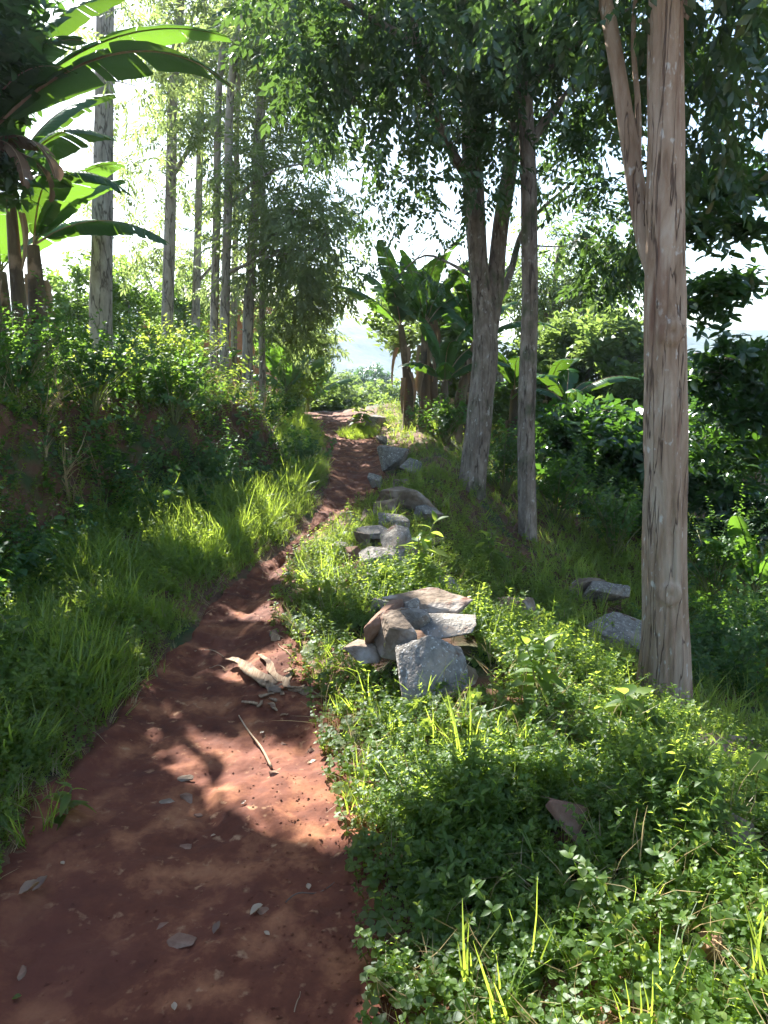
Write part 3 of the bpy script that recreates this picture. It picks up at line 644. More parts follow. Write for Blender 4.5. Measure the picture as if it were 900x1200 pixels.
tall('pale trunk standing alone between the stout trunk and the cluster', 196, 430, 14, 13, -450, [((185, 150, 14), (1.0, 1., .8), 13), ((210, 40, 14), (1.2, 1.0, .8), 16), ((160, 240, 15), (.9, .9, .6), 13), ((165, 300, 15), (.7, .8, .4), 9)], 32, (7, 18), extra=[((200, 210, 14), (240, 150, 13.6), (290, 110, 13))])
tall('thin trunk with a long bare right-hand bough rising over the cluster', 229, 432, 16, 9, -420, [((240, 190, 16), (1.1, 1., .8), 16), ((255, 90, 15.5), (1.3, 1.1, .9), 20), ((225, 290, 16.5), (.8, .8, .6), 10), ((300, 60, 16), (1.2, 1., 1.0), 16), ((350, 110, 15), (.9, .8, .7), 12)], 33, (7, 12), extra=[((232, 330, 16), (270, 290, 15.6), (330, 240, 15))])
tall('leftmost tall trunk of the tight cluster beside the house', 251, 440, 13, 9, -400, [((290, 230, 13), (.8, .8, .5), 26), ((300, 140, 13), (1.1, 1., .7), 30), ((330, 60, 12.5), (.8, .8, .7), 24)], 34, (6, 20), extra=[((253, 330, 13), (300, 300, 12.6), (350, 240, 12))])
tall('second trunk in the tight cluster, nearly touching the leftmost', 263, 442, 12.4, 10, -420, [((330, 215, 12.4), (.9, .9, .55), 34), ((350, 270, 12.2), (.9, .8, .45), 38), ((300, 290, 12.6), (.9, .8, .4), 22)], 35, (8, 30), extra=[((264, 320, 12.4), (320, 300, 12.2), (385, 290, 12)), ((266, 240, 12.4), (320, 200, 12.2), (380, 190, 12))])
tall('thin middle trunk of the tight cluster with leafy climbing shoots', 274, 440, 14.2, 7, -380, [((300, 20, 14), (1.2, 1., .8), 22), ((350, 150, 13.6), (.7, .7, .5), 26), ((280, 350, 14.5), (.5, .5, .35), 6)], 36, (5, 16))
tall('rightmost pale trunk of the cluster leaning towards the path', 290, 445, 12.8, 11, -300, [((365, 310, 12.6), (.65, .8, .35), 30), ((380, 250, 12.6), (.45, .6, .28), 16), ((370, 345, 13), (.45, .6, .3), 20), ((340, 320, 13), (.7, .7, .35), 20)], 37, (16, 30), extra=[((296, 300, 12.8), (340, 290, 12.6), (395, 270, 12.4))])
tall('slender rightmost trunk nearest the path among the terrace trees', 307, 448, 13.4, 7, -150, [((345, 385, 13.4), (.5, .6, .3), 18), ((365, 400, 13.8), (.35, .5, .25), 14), ((330, 350, 13.4), (.6, .6, .3), 16), ((340, 20, 13), (.9, 1, .9), 22)], 38, (2, 14))

# background trees
def bushtree(name, label, base, trunk_h, tr, clumps, seed, tps, mat, sc_=1., per=8, group=None, bark='bark_grey', spread=.3, cat=None):
    b = np.array([base[0], base[1], h1(base[0], base[1]) - .1])
    t = Tree(name, label, b, M[bark], M[mat], seed, group)
    if cat: t.root['category'] = cat
    top = b + [0, 0, trunk_h]
    t.stem([b, b + [.05 * trunk_h, 0, trunk_h * .5], top], [tr, tr * .8, tr * .6], 8)
    for c, rd, n in clumps:
        e = at(*c); t.stem([top - [0, 0, .2 * trunk_h], (top + e) / 2 + [0, 0, .1], e], [tr * .5, tr * .35, tr * .15], 5)
        t.clump(e, rd, n, tps, per, spread, sc_, rad_tw=.012)
    return t.done()
def gz0(x, y): return np.array([x, y, h1(x, y) - .05])
bb = at(700, 560, 15)
bushtree('broadleaf_tree', 'rounded sunlit green tree behind the slim straight trunk', (bb[0], 15), 2.2, .16, [((700, 400, 15), (1.0, 1.2, .55), 60), ((650, 420, 15.5), (.9, 1, .6), 50), ((735, 440, 14.5), (.8, 1, .6), 44), ((680, 470, 14.5), (1.1, 1, .5), 44), ((620, 470, 15), (.6, .8, .5), 26)], 51, WHs, 'leaf_far', 2.1, 9)
bb = at(640, 560, 19)
bushtree('feathery_tree', 'airy feather-leaved tree showing pale sky through it behind the slim trunk', (bb[0], 19), 3.4, .12, [((655, 290, 19), (1.0, 1, .8), 20), ((640, 340, 19), (1.1, 1, .7), 26), ((680, 350, 19), (.9, 1, .6), 22), ((600, 350, 19), (.8, .8, .6), 18)], 52, PINs, 'leaf_far', 2.2, 7)
bb = at(520, 520, 16)
bushtree('feathery_tree', 'hazy olive tree rising directly behind the banana clump', (bb[0], 16), 2.2, .12, [((500, 370, 16), (1.1, 1, .6), 44), ((540, 390, 16), (.8, 1, .8), 40), ((530, 440, 16), (.8, .8, .6), 30), ((470, 385, 17), (.5, .6, .4), 14)], 53, WHs, 'leaf_far', 2.0, 8)
bb = at(880, 640, 11)
bushtree('broadleaf_tree', 'dark leafy tree low on the right slope behind the big trunk', (bb[0], 11), 1.5, .1, [((830, 520, 10.5), (.7, .8, .5), 50), ((860, 590, 10), (.7, .8, .45), 44), ((890, 480, 11), (.8, .8, .6), 50), ((835, 450, 11.5), (.6, .8, .4), 32)], 54, WH, 'leaf_dark', 1.2, 8)
bb = at(690, 660, 12)
bushtree('broadleaf_tree', 'low dark spreading tree in the shade left of the big trunk', (bb[0], 12), 1.0, .1, [((690, 500, 12), (.9, .8, .4), 60), ((735, 520, 11), (.6, .8, .5), 50), ((660, 560, 11.5), (.7, .8, .4), 44), ((720, 590, 10.5), (.7, .8, .35), 44), ((650, 500, 12.5), (.5, .6, .4), 26)], 55, WHs, 'leaf_dark', 1.9, 9)
for i, (px, py, Y, s, lab) in enumerate([(800, 640, 19, 1.0, 'dark green tree far down the slope just left of the right-edge boughs'), (580, 560, 20, .8, 'shadowy tree glimpsed between the forked stems and the slim trunk'), (900, 600, 17, 1.1, 'tree closing the view at the far right below the hanging boughs'), (740, 600, 24, 1.2, 'tall dim tree closing the gap behind the big trunk')]):
    bb = at(px, py, Y)
    bushtree('broadleaf_tree', lab, (bb[0], Y), 2.4 * s, .14, [(tuple(x) , (1.3 * s, 1.2, .9 * s), 46) for x in [(px, 470, Y), (px - 50, 520, Y), (px + 45, 530, Y), (px, 580, Y - .5)]], 60 + i, WHs, 'leaf_dark', 2.6, 8)

t = Tree('broadleaf_tree', 'dark dense-leaved tree added mostly out of view at left to shade the near path', gz0(-5.6, 6.6), M['bark_grey'], M['leaf_dark'], 91)
b = t.base; t.stem([b, b + [.1, 0, 1.3], b + [.2, .0, 2.8], b + [.3, 0, 4.2]], [.15, .12, .10, .05], 12)
for c, rd, n in [((-3.75, 6.35, 3.65), (.55, .5, .45), 40), ((-3.5, 5.5, 3.2), (.6, .5, .45), 40), ((-3.15, 6.2, 4.0), (.42, .45, .4), 40), ((-3.35, 6.9, 3.85), (.42, .4, .35), 36), ((-3.0, 6.6, 4.25), (.4, .4, .35), 34), ((-3.5, 7.2, 3.3), (.4, .4, .3), 20), ((-4.3, 7.2, 4.3), (.5, .5, .4), 24), ((-4.5, 6.0, 4.0), (.8, .8, .6), 40), ((-5.2, 6.6, 5.0), (1., .9, .6), 30)]:  # clumps placed mostly out of view to throw shade on the near path
    t.clump(c, rd, n, WH, 9, .25, 1.15, rad_tw=.01)
t.done()
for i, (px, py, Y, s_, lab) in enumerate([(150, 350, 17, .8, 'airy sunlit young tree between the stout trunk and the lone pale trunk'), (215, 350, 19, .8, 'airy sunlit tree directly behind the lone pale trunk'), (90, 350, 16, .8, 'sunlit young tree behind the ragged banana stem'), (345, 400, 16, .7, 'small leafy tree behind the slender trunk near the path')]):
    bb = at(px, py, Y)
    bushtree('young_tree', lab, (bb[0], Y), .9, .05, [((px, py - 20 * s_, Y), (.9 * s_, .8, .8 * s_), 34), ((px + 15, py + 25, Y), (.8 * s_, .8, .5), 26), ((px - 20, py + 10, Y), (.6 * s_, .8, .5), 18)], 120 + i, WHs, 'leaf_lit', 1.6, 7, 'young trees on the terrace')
# bright bushes and trees in the valley beyond the end of the path
vb = [((385, 470), 25, .9, 'pale sunlit bush straight ahead where the path disappears', 'leaf_far'), ((425, 475), 28, .9, 'pale bush left of the banana clump beyond the path end', 'leaf_far'), ((360, 455), 30, 1.2, 'bushy tree behind the bank where the path turns left', 'leaf_far'), ((450, 470), 36, 1.3, 'leafy tree half hidden behind the left banana leaves', 'leaf_far'), ((398, 455), 48, 1.3, 'hazy tree in the valley under the distant hill', 'leaf_far'), ((432, 446), 70, 1.6, 'darker round tree at the foot of the distant hill', 'leaf_dark'), ((372, 440), 90, 2.0, 'faint tree line crown at the left foot of the hill', 'leaf_far')]
for i, ((px, py), Y, s, lab, mt) in enumerate(vb):
    c = at(px, py, Y); b0 = h1(c[0], Y)
    bushtree('valley_bush', lab, (c[0], Y), max(.5, (c[2] - b0) * .6), .05 * s, [((px, py, Y), (1.1 * s, 1. * s, .75 * s), 60), ((px - 12, py + 14, Y - .5 * s), (.8 * s, .8 * s, .6 * s), 34), ((px + 10, py + 12, Y - .5 * s), (.8 * s, .8 * s, .6 * s), 34)], 80 + i, WHs, mt, 2.0 * s, 9, None, cat='bush', spread=.4 * s)
# far woodland mass
gf = Geo(); rng = np.random.default_rng(9)
n = 5200; y = rng.uniform(95, 430, n); x = rng.uniform(-.35, .5, n) * y * 1.2; z = H_ground(x, y) + rng.uniform(0, 1.5, n)
scatter(gf, [whorl(8, .9, .34, 31, .5, 2), whorl(9, .8, .3, 32, .7, 2)], np.stack([x, y, z], 1), rng, 1.2, 2.4, .6)
kind(put(gf, 'far_woodland', M['leaf_far']), 'stuff')

# ------------------------------------------------------------------ bananas
def blade(L, w, droop, seed, torn=.5, fold=.35):
    """one banana leaf along +Y, arching down; returns blade Geo and midrib Geo"""
    r = random.Random(seed); n = 30; s = np.linspace(0, 1, n)
    ang = R(8) - droop * s ** 1.3; dy = np.cos(ang); dz = np.sin(ang)
    yy = np.concatenate([[0], np.cumsum(dy[:-1])]) / (n - 1) * L; zz = np.concatenate([[0], np.cumsum(dz[:-1])]) / (n - 1) * L
    xx = .05 * L * np.sin(s * 2.2 + r.random()) * s
    C = np.stack([xx, yy, zz], 1); g = Geo(); gm = Geo()
    tube(gm, C, np.linspace(.016, .004, n) * (L / 2) ** .5, 5)
    prof = w * np.clip(np.sin(pi * np.clip((s - .10) / .93, 0, 1)) ** .55, 0, 1)
    for sd in (-1, 1):
        i = 3
        while i < n - 1:
            k = min(n - 1, i + (r.randint(1, 3) if r.random() < torn else r.randint(4, 9)))
            dr = (fold + r.uniform(-.15, .55) * torn); tw = r.uniform(-.25, .25) * torn; m = 5; V = []; gap = .10 * torn
            for a in range(i, k + 1):
                f = (a - i) / max(1, k - i); pw = prof[a] * (1 - .12 * torn * (abs(f - .5) * 2) ** 3) + 1e-4
                for b_ in range(m):
                    u = b_ / (m - 1); cang = dr * u * 1.3 + .12
                    shift = -gap * (f - .5) * u * (L / n) * (k - i)
                    V.append([C[a][0] + sd * pw * u * cos(cang * .8), C[a][1] + shift + u * pw * .28, C[a][2] - pw * u * sin(cang) + tw * (f - .5) * u * pw + .004 * sin(a * 2.6)])
            q = []
            for a in range(k - i):
                for b_ in range(m - 1):
                    o = a * m + b_; qd = [o, o + 1, o + m + 1, o + m]; q.append(qd if sd > 0 else qd[::-1])
            tin = np.repeat(np.linspace(i / n, k / n, k - i + 1), m) * .5 + r.uniform(0, .5)
            g.add(V, q, None, tin); i = k
    return g, gm
def hollow_sheath(L, w, seed, curl=1.2, bow=.18, taper=.75):
    r = random.Random(seed); n = 12; m = 7; V = []
    for a in range(n):
        s = a / (n - 1); ww = w * (1 - taper * s ** 1.5) * (1 + .18 * r.uniform(-1, 1)); bend = bow * L * sin(pi * s) * (-1)
        for b_ in range(m):
            t_ = (b_ / (m - 1) - .5) * 2 * curl; V.append([ww * sin(t_) / curl + .03 * L * sin(3 * s + seed), s * L, ww * (1 - cos(t_)) * .8 - bend * .4])
    q = [[a * m + b_, a * m + b_ + 1, (a + 1) * m + b_ + 1, (a + 1) * m + b_] for a in range(n - 1) for b_ in range(m - 1)]
    return np.array(V), np.array(q)
def banana(label, base, h, rad, leaves, seed, group=None, dead=3, lean=(0, 0), stemmat='pseudo', name='banana_plant'):
    r = random.Random(seed); base = np.array(base, float)
    root = empty(name, base, label, 'banana plant', group)
    g = Geo(); top = np.array([lean[0], lean[1], h])
    P = spline([np.zeros(3), np.array([lean[0] * .3, lean[1] * .3, h * .5]), top], 40)
    tube(g, P, np.linspace(rad * 1.25, rad * .55, 40), 20, .5, barkbump(rad * .16, 3, seed, .8))
    put(g, 'pseudostem', M[stemmat], root)
    for k in range(dead):              # dry sheaths hanging down the stem
        V, q = hollow_sheath(h * r.uniform(.18, .36), rad * .75, seed + k, 1.5)
        az = r.uniform(0, 6.28); zt = h * r.uniform(.5, .98)
        A = rotm('z', az) @ rotm('x', -R(90 + r.uniform(-12, 2)))
        f = zt / h; off = np.array([lean[0] * f, lean[1] * f, zt]) + rotm('z', az) @ np.array([0, rad * (1.15 - .5 * f), 0])
        gg_ = Geo(); gg_.add(V @ A.T + off, q); put(gg_, 'dry_sheath', M['drysheath'], root)
    for k, (az, el, L, w, dr, *rest) in enumerate(leaves):
        torn = rest[0] if rest else .5; roll = rest[1] if len(rest) > 1 else 0; mt = rest[2] if len(rest) > 2 else 'banana'
        gb, gm = blade(L, w, dr, seed * 13 + k, torn)
        A = rotm('z', az) @ rotm('x', el) @ rotm('y', roll)
        def xf(gx): gx.v = [v @ A.T + top + np.array([0, 0, -.04 * k / max(1, len(leaves)) * h]) for v in gx.v]
        # petiole base joins the stem top
        xf(gb); xf(gm)
        o = put(gb, 'leaf', M[mt], root); put(gm, 'midrib', M['stem'] if mt == 'banana' else M['drysheath'], o)
    return root
def az_(deg): return R(deg)            # 0 = away (+Y), 90 = left, -90 = right
def gz(x, y): return np.array([x, y, h1(x, y) - .05])
# nearest plant: crown above the top-left corner
p = at(-5, 430, 7.0)
D_ = 'banana_dark'
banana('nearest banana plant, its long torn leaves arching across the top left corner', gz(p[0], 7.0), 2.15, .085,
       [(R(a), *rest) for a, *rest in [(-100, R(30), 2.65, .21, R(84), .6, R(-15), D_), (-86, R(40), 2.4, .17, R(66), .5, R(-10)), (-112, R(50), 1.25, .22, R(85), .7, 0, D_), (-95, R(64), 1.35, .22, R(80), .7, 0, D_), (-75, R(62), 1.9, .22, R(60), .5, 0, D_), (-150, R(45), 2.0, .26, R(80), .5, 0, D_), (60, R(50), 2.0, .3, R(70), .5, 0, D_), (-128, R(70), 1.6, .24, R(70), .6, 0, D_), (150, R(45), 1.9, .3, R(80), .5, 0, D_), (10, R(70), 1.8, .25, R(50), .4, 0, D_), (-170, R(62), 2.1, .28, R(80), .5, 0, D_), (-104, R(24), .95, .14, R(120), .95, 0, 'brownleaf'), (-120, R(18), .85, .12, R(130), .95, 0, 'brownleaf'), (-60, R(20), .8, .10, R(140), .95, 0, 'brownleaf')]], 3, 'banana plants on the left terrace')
p = at(28, 425, 8.2)
banana('banana plant with a smooth blackish stem at the left edge', gz(p[0], 8.2), 2.0, .08,
       [(R(a), *rest) for a, *rest in [(-60, R(60), 1.5, .24, R(60), .4, 0, 'banana_dark'), (-110, R(40), 1.4, .23, R(80), .6, 0, 'banana_dark'), (-160, R(50), 1.5, .25, R(80), .5, 0, 'banana_dark'), (-85, R(22), 1.3, .20, R(80), .7, 0, 'banana_dark'), (-45, R(80), 1.2, .15, R(25), .1, 0), (150, R(50), 1.3, .24, R(80), .5, 0)]], 5, 'banana plants on the left terrace', 1)
p = at(50, 430, 8.8)
banana('banana plant with a ragged brown stem right of the blackish one', gz(p[0], 8.8), 1.55, .11,
       [(R(a), *rest) for a, *rest in [(-98, R(20), 1.55, .22, R(65), .6, R(10), 'banana_dark'), (-60, R(55), 1.3, .22, R(60), .5, 0), (-140, R(50), 1.3, .24, R(70), .5, 0, 'banana_dark'), (-20, R(75), 1.3, .16, R(20), .1, 0), (-100, R(60), 1.4, .26, R(70), .3, 0)]], 7, 'banana plants on the left terrace', 6)
p = at(10, 425, 10)
banana('farther banana plant with a pinkish stem at the very left edge', gz(p[0], 10), 1.6, .10,
       [(R(a), *rest) for a, *rest in [(-80, R(45), 1.4, .28, R(60), .5, 0), (-150, R(50), 1.4, .3, R(70), .4, 0), (60, R(50), 1.4, .3, R(70), .5, 0), (-20, R(70), 1.5, .25, R(40), .3, 0)]], 9, 'banana plants on the left terrace', 3)
lv = lambda rr, n, e0, L, w, dr: [(i * 2.4 + rr.uniform(-.4, .4), R(rr.uniform(*e0)), L * rr.uniform(.8, 1.15), w * rr.uniform(.85, 1.1), R(rr.uniform(*dr)), rr.uniform(.2, .7), 0) for i in range(n)]
rr = random.Random(4)
for i, (px, py, Y, h, lab) in enumerate([(85, 425, 12.5, .55, 'small banana plant glowing in the sun right of the ragged stem'), (150, 420, 15, .5, 'low sunlit banana plant between the stout pale trunk and the next'), (215, 425, 13.5, .35, 'young banana shoot with upright yellow-green leaves left of the cluster'), (335, 445, 14.5, .5, 'sunlit banana plant at the foot of the slender rightmost terrace trunk'), (320, 440, 17, .7, 'banana plant behind the slender terrace trunk'), (360, 440, 18, .35, 'small banana plant on the bank top where the path turns')]):
    p = at(px, py, Y); banana(lab, gz(p[0], Y), h, .06, lv(rr, 7, (35, 80), 1.15, .20, (35, 75)), 20 + i, 'young banana plants along the terrace', 0, stemmat='stem')
# clump right of the path
cl = [(480, 520, 12.6, 1.65, 'leftmost stem of the banana clump, leaves reaching over the path', (-.15, 0)), (497, 525, 12.0, 1.6, 'banana stem second from the left in the clump, straight and dark', (0, 0)), (508, 520, 12.8, 1.9, 'tallest banana stem in the middle of the clump', (-.1, 0)), (520, 528, 11.8, .9, 'short front banana plant of the clump with two broad upright leaves', (0, 0)), (533, 525, 12.2, 1.55, 'banana stem of the clump leaning right towards the forked tree', (.3, 0)), (546, 522, 12.9, 1.6, 'rightmost banana stem of the clump, half behind the forked tree', (.1, 0))]
for i, (px, py, Y, h, lab, ln) in enumerate(cl):
    p = at(px, py, Y); rr = random.Random(60 + i)
    banana(lab, gz(p[0], Y), h, .085, [(*q_, 'banana' if k_ % 3 == 0 else 'banana_dark') for k_, q_ in enumerate(lv(rr, 10, (30, 84), 1.25 if i != 3 else 1.0, .165, (35, 85)))], 40 + i, 'banana clump right of the path', 5, ln)
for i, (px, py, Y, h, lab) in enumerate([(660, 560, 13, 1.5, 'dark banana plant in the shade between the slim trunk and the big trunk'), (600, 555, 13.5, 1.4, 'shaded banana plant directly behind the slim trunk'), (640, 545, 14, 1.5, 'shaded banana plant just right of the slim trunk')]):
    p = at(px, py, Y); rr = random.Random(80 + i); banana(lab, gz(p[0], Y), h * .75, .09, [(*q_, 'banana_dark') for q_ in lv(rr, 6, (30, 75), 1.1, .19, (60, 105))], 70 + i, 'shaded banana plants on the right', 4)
p = at(885, 690, 8.5); rr = random.Random(90)
banana('banana plant low at the right edge with leaves spreading leftwards', gz(p[0], 8.5), .25, .06, lv(rr, 7, (20, 70), 1.1, .17, (30, 70)), 90, None, 0, stemmat='stem')

# ------------------------------------------------------------------ shrubs and single plants
def shrub(name, label, px, py, h, w, tps, seed, mat='under', n=40, per=5, scale=1., Y=None, group=None, cat='shrub'):
    b = ground(px, py) if Y is None else gz(at(px, py, Y)[0], Y)
    b = b - [0, 0, .02]; rng = np.random.default_rng(seed)
    root = empty(name, b, label, cat, group); gs = Geo(); gl_ = Geo()
    ns = max(3, n // 4)
    for i in range(ns):
        a = rng.uniform(0, 2 * pi); rr_ = w * sqrt(rng.random()); tipp = np.array([cos(a) * rr_, sin(a) * rr_, h * rng.uniform(.55, 1)])
        Q = spline([np.zeros(3), tipp * [.4, .4, .6], tipp], 6); tube(gs, Q, np.linspace(.008, .003, 6) * (h / .6) ** .5, 4, .5)
        m = max(2, n // ns)
        f = rng.uniform(.3, 1, m); pos = np.stack([np.interp(f, np.linspace(0, 1, 6), Q[:, k]) for k in range(3)], 1) + rng.normal(0, .05 * w, (m, 3))
        for k, tp in enumerate(tps):
            kk = (np.arange(m) % len(tps)) == k
            D = rng.normal(0, 1, (m, 3)); D[:, 2] = np.abs(D[:, 2]) * .6
            inst(gl_, tp, pos[kk], frames_dir(D, rng, .3)[kk], rng.uniform(.7, 1.2, kk.sum()) * scale, rng)
    put(gs, 'stems', M['stem'], root); put(gl_, 'foliage', M[mat], root)
    return root
def herb(label, px, py, h, n, l, w, seed, lean=.2, mat='weed', name='leafy_weed', cat='plant', nst=1, Y=None, group=None):
    b = ground(px, py) if Y is None else gz(at(px, py, Y)[0], Y)
    root = empty(name, b - [0, 0, .02], label, cat, group); r = random.Random(seed); gs = Geo(); gl_ = Geo(); rng = np.random.default_rng(seed)
    for s_ in range(nst):
        a0 = r.uniform(0, 6.28); hh = h * r.uniform(.7, 1.1); tipp = np.array([cos(a0) * lean * hh, sin(a0) * lean * hh, hh])
        Q = spline([np.zeros(3), tipp * [.3, .3, .6], tipp], 8); tube(gs, Q, np.linspace(.006, .0025, 8), 5)
        for i in range(n):
            f = .3 + .7 * i / (n - 1); p = np.array([np.interp(f, np.linspace(0, 1, 8), Q[:, k]) for k in range(3)])
            tp = leafT(l, w, .25, .45, 6, .42)
            A = rotm('z', a0 + i * 2.4 + r.uniform(-.3, .3)) @ rotm('x', r.uniform(-.1, .6) + .5 * (f > .9)) @ rotm('y', r.uniform(-.4, .4))
            k_ = (1.1 - .55 * f) * r.uniform(.8, 1.15)
            gl_.add(tp[0] @ A.T * k_ + p, tp[1], tp[2], r.random())
    put(gs, 'stem', M['stem'], root); put(gl_, 'foliage', M[mat], root); return root
herb('bright broad-leaved weed glowing right of the rock pile', 628, 825, .26, 9, .14, .035, 1, nst=3)
herb('tall drooping-leaved weed behind the rock pile near the slate slabs', 492, 690, .42, 9, .17, .040, 2, nst=3)
herb('broad-leaved plant in front of the forked trunk with large pale leaves', 575, 668, .38, 8, .17, .045, 3, nst=3)
herb('pale flowering weed growing on the verge at the left edge', 22, 785, .30, 9, .10, .028, 4, nst=4)
herb('big-leaved weed beside the foot of the big trunk', 735, 860, .20, 8, .15, .05, 5, nst=3)
herb('single heart-leaved seedling at the right edge above the grey rock', 880, 950, .24, 6, .11, .045, 6, nst=1)
herb('upright weed with whorled leaves in the middle of the right mound', 690, 800, .30, 10, .10, .026, 7, nst=3)
herb('leafy weed growing against the flat slab right of the rock pile', 660, 765, .28, 9, .10, .026, 8, nst=3)
herb('bushy weed on the left verge against the dark bank', 245, 610, .38, 11, .11, .030, 9, nst=5, mat='under')
herb('small pale weed shooting up on the shaded spur face', 288, 520, .35, 9, .09, .022, 10, nst=2)
herb('low plant with drooping leaves on the near left path edge', 78, 965, .14, 7, .11, .02, 11, nst=2)
herb('yellow-green weed right of the path end beneath the bananas', 425, 508, .45, 8, .28, .08, 12, nst=3)
def gtuft(label, px, py, tps_h, seed, n=2, w=.0038):
    b = ground(px, py); root = Geo(); r = np.random.default_rng(seed)
    scatter(root, [tuft(9, tps_h, w, seed, .7), tuft(7, tps_h * 1.1, w, seed + 1, .5)], r.normal(0, .03, (n, 3)) * [1, 1, 0], r, .8, 1.1, .15)
    o = put(root, 'grass_tuft', M['grass'], loc=b); return tag(o, label, 'grass tuft')
gtuft('tall grass tuft standing out of the weeds below the rock pile', 560, 925, .30, 1)
gtuft('long grass tuft in the weeds at the bottom right of the path', 570, 1010, .24, 2)
gtuft('grass tuft with wide blades at the shaded bottom of the mound', 555, 1165, .22, 3)
gtuft('grass tuft beside the flat slab near the big trunk', 690, 765, .32, 4)
gtuft('arching grass tuft on the near left edge of the path', 45, 985, .22, 5)
gtuft('grass tuft growing through the front of the rock pile', 492, 815, .22, 6, 1, .0022)
SH = U1
for i, a in enumerate([
    ('dark leafy shrub filling the bank foot at the left edge', 30, 600, .7, .55, 6.4), ('round shrub on the shaded bank below the banana stems', 110, 530, .7, .6, 7.0), ('shrub on the crest of the bank under the stout pale trunk', 150, 440, .6, .6, 8.3),
    ('sunlit shrub covering the top of the bank spur', 215, 432, .75, .6, 9.2), ('lit bushy shrub left of the cluster of trunks', 190, 400, .9, .6, 11.5), ('shrub tumbling down the bank beside the spur', 205, 520, .6, .5, 7.8),
    ('pale-tipped shrub on the verge where the bank meets the grass', 235, 590, .45, .45, 7.4), ('shrub at the foot of the terrace beyond the spur', 315, 480, .6, .5, 12), ('bush hanging over the path bend from the bank top', 340, 470, .7, .5, 14.5),
    ('green shrub in the verge right at the left path edge beyond the spur', 345, 590, .35, .35, 9.0), ('shrub under the leaning forked trunk on its right', 590, 600, .8, .5, 9.6), ('shrub at the foot of the banana clump', 520, 545, .6, .5, 11.2),
    ('shrub between the slim trunk and the low dark tree', 650, 640, .8, .6, 9.3), ('dark shrub behind the big trunk on its left', 720, 650, .9, .6, 8.6), ('shrub right of the big trunk in deep shade', 840, 660, .9, .6, 8.2), ('low shrub on the shaded slope at the right edge', 885, 740, .5, .5, 6.6), ('shrub on the slope just right of the big trunk base', 840, 760, .35, .4, 6.0)]):
    lab, px, py, h, w, Y = a
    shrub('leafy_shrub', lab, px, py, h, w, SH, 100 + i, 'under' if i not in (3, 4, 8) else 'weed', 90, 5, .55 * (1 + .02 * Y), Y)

# ------------------------------------------------------------------ rocks
def rock(label, loc, dims, rot, seed, mat, sink=.3, rough=.03, npts=11, group=None, name='rock', cat='rock', boxy=.86, sub=4):
    r = np.random.default_rng(seed); bm = bmesh.new()
    for i in range(npts):
        d = r.uniform(-1, 1, 3); m_ = max(abs(d)); d = d / m_ * (boxy + (1 - boxy) * r.random()) if r.random() < .9 else d
        bm.verts.new(d)
    bmesh.ops.convex_hull(bm, input=bm.verts); 
    for v in [v for v in bm.verts if not v.link_faces]: bm.verts.remove(v)
    bmesh.ops.bevel(bm, geom=list(bm.edges), offset=.045, segments=1, affect='EDGES', profile=.5)
    bmesh.ops.triangulate(bm, faces=list(bm.faces))
    for _ in range(sub): bmesh.ops.subdivide_edges(bm, edges=[e for e in bm.edges if e.calc_length() > .13], cuts=1); bmesh.ops.triangulate(bm, faces=[f for f in bm.faces if len(f.verts) > 3])
    P = np.array([v.co for v in bm.verts]); nn = np.array([v.normal for v in bm.verts])
    bm.normal_update(); nn = np.array([v.normal for v in bm.verts])
    dd = .05 * fbm(P[:, 0] * 2 + P[:, 2] * 1.3 + seed, P[:, 1] * 2 - P[:, 2], 4, seed) + rough * fbm(P[:, 0] * 9 + P[:, 2] * 7, P[:, 1] * 9 - P[:, 2] * 5, 3, seed + 4)
    for v, q_, n_, d_ in zip(bm.verts, P, nn, dd): v.co = (q_ + n_ * d_) * np.array(dims) * .5
    me = bpy.data.meshes.new(name); bm.to_mesh(me); bm.free(); me.materials.append(M[mat])
    me.polygons.foreach_set('use_smooth', np.full(len(me.polygons), True))
    try: me.set_sharp_from_angle(angle=R(24))
    except Exception: pass
    o = link(name, me); o.rotation_euler = rot; o.location = np.array(loc) + [0, 0, dims[2] * (.5 - sink)]
    return tag(o, label, cat, group)
def g3(px, py): return ground(px, py)
RG = 'rocks piled on the mound beside the path'
q0 = g3(508, 812)
def rk(label, px, py, Y, dims, rot, seed, mat, **k):
    dims = tuple(d * 1.15 for d in dims)
    c = at(px, py, Y); rock(label, c - [0, 0, dims[2] * .2 + .04], dims, rot, seed, mat, sink=.3, group=RG, **k)
yb = q0[1]
rk('large flat grey face stone leaning at the front of the pile', 507, 770, yb + .05, (.28, .12, .42), (R(-38), R(6), R(14)), 11, 'stone_grey', boxy=.9)
rk('brown-grey wedge stone left of the big flat grey stone', 462, 738, yb + .22, (.18, .24, .16), (R(12), R(-24), R(30)), 12, 'stone_brown')
rk('reddish upright slab at the left end of the rock pile', 442, 720, yb + .38, (.10, .26, .22), (R(5), R(35), R(-30)), 13, 'stone_red')
rk('long thin slab lying across the top of the rock pile', 500, 702, yb + .5, (.42, .24, .10), (R(8), R(-5), R(8)), 14, 'stone_brown', boxy=.9)
rk('grey flat stone behind the right shoulder of the grey face stone', 522, 722, yb + .28, (.26, .22, .09), (R(12), R(4), R(-12)), 15, 'stone_grey')
rk('small pinkish stone wedged in the middle of the pile', 488, 716, yb + .3, (.13, .12, .09), (0, R(12), R(20)), 16, 'stone_grey')
rk('small grey block standing behind the pinkish stone', 480, 704, yb + .45, (.11, .10, .10), (0, 0, R(50)), 17, 'stone_grey')
rk('low brown stone at the right foot of the grey face stone', 553, 788, yb + .02, (.17, .15, .12), (0, R(8), R(10)), 18, 'stone_brown')
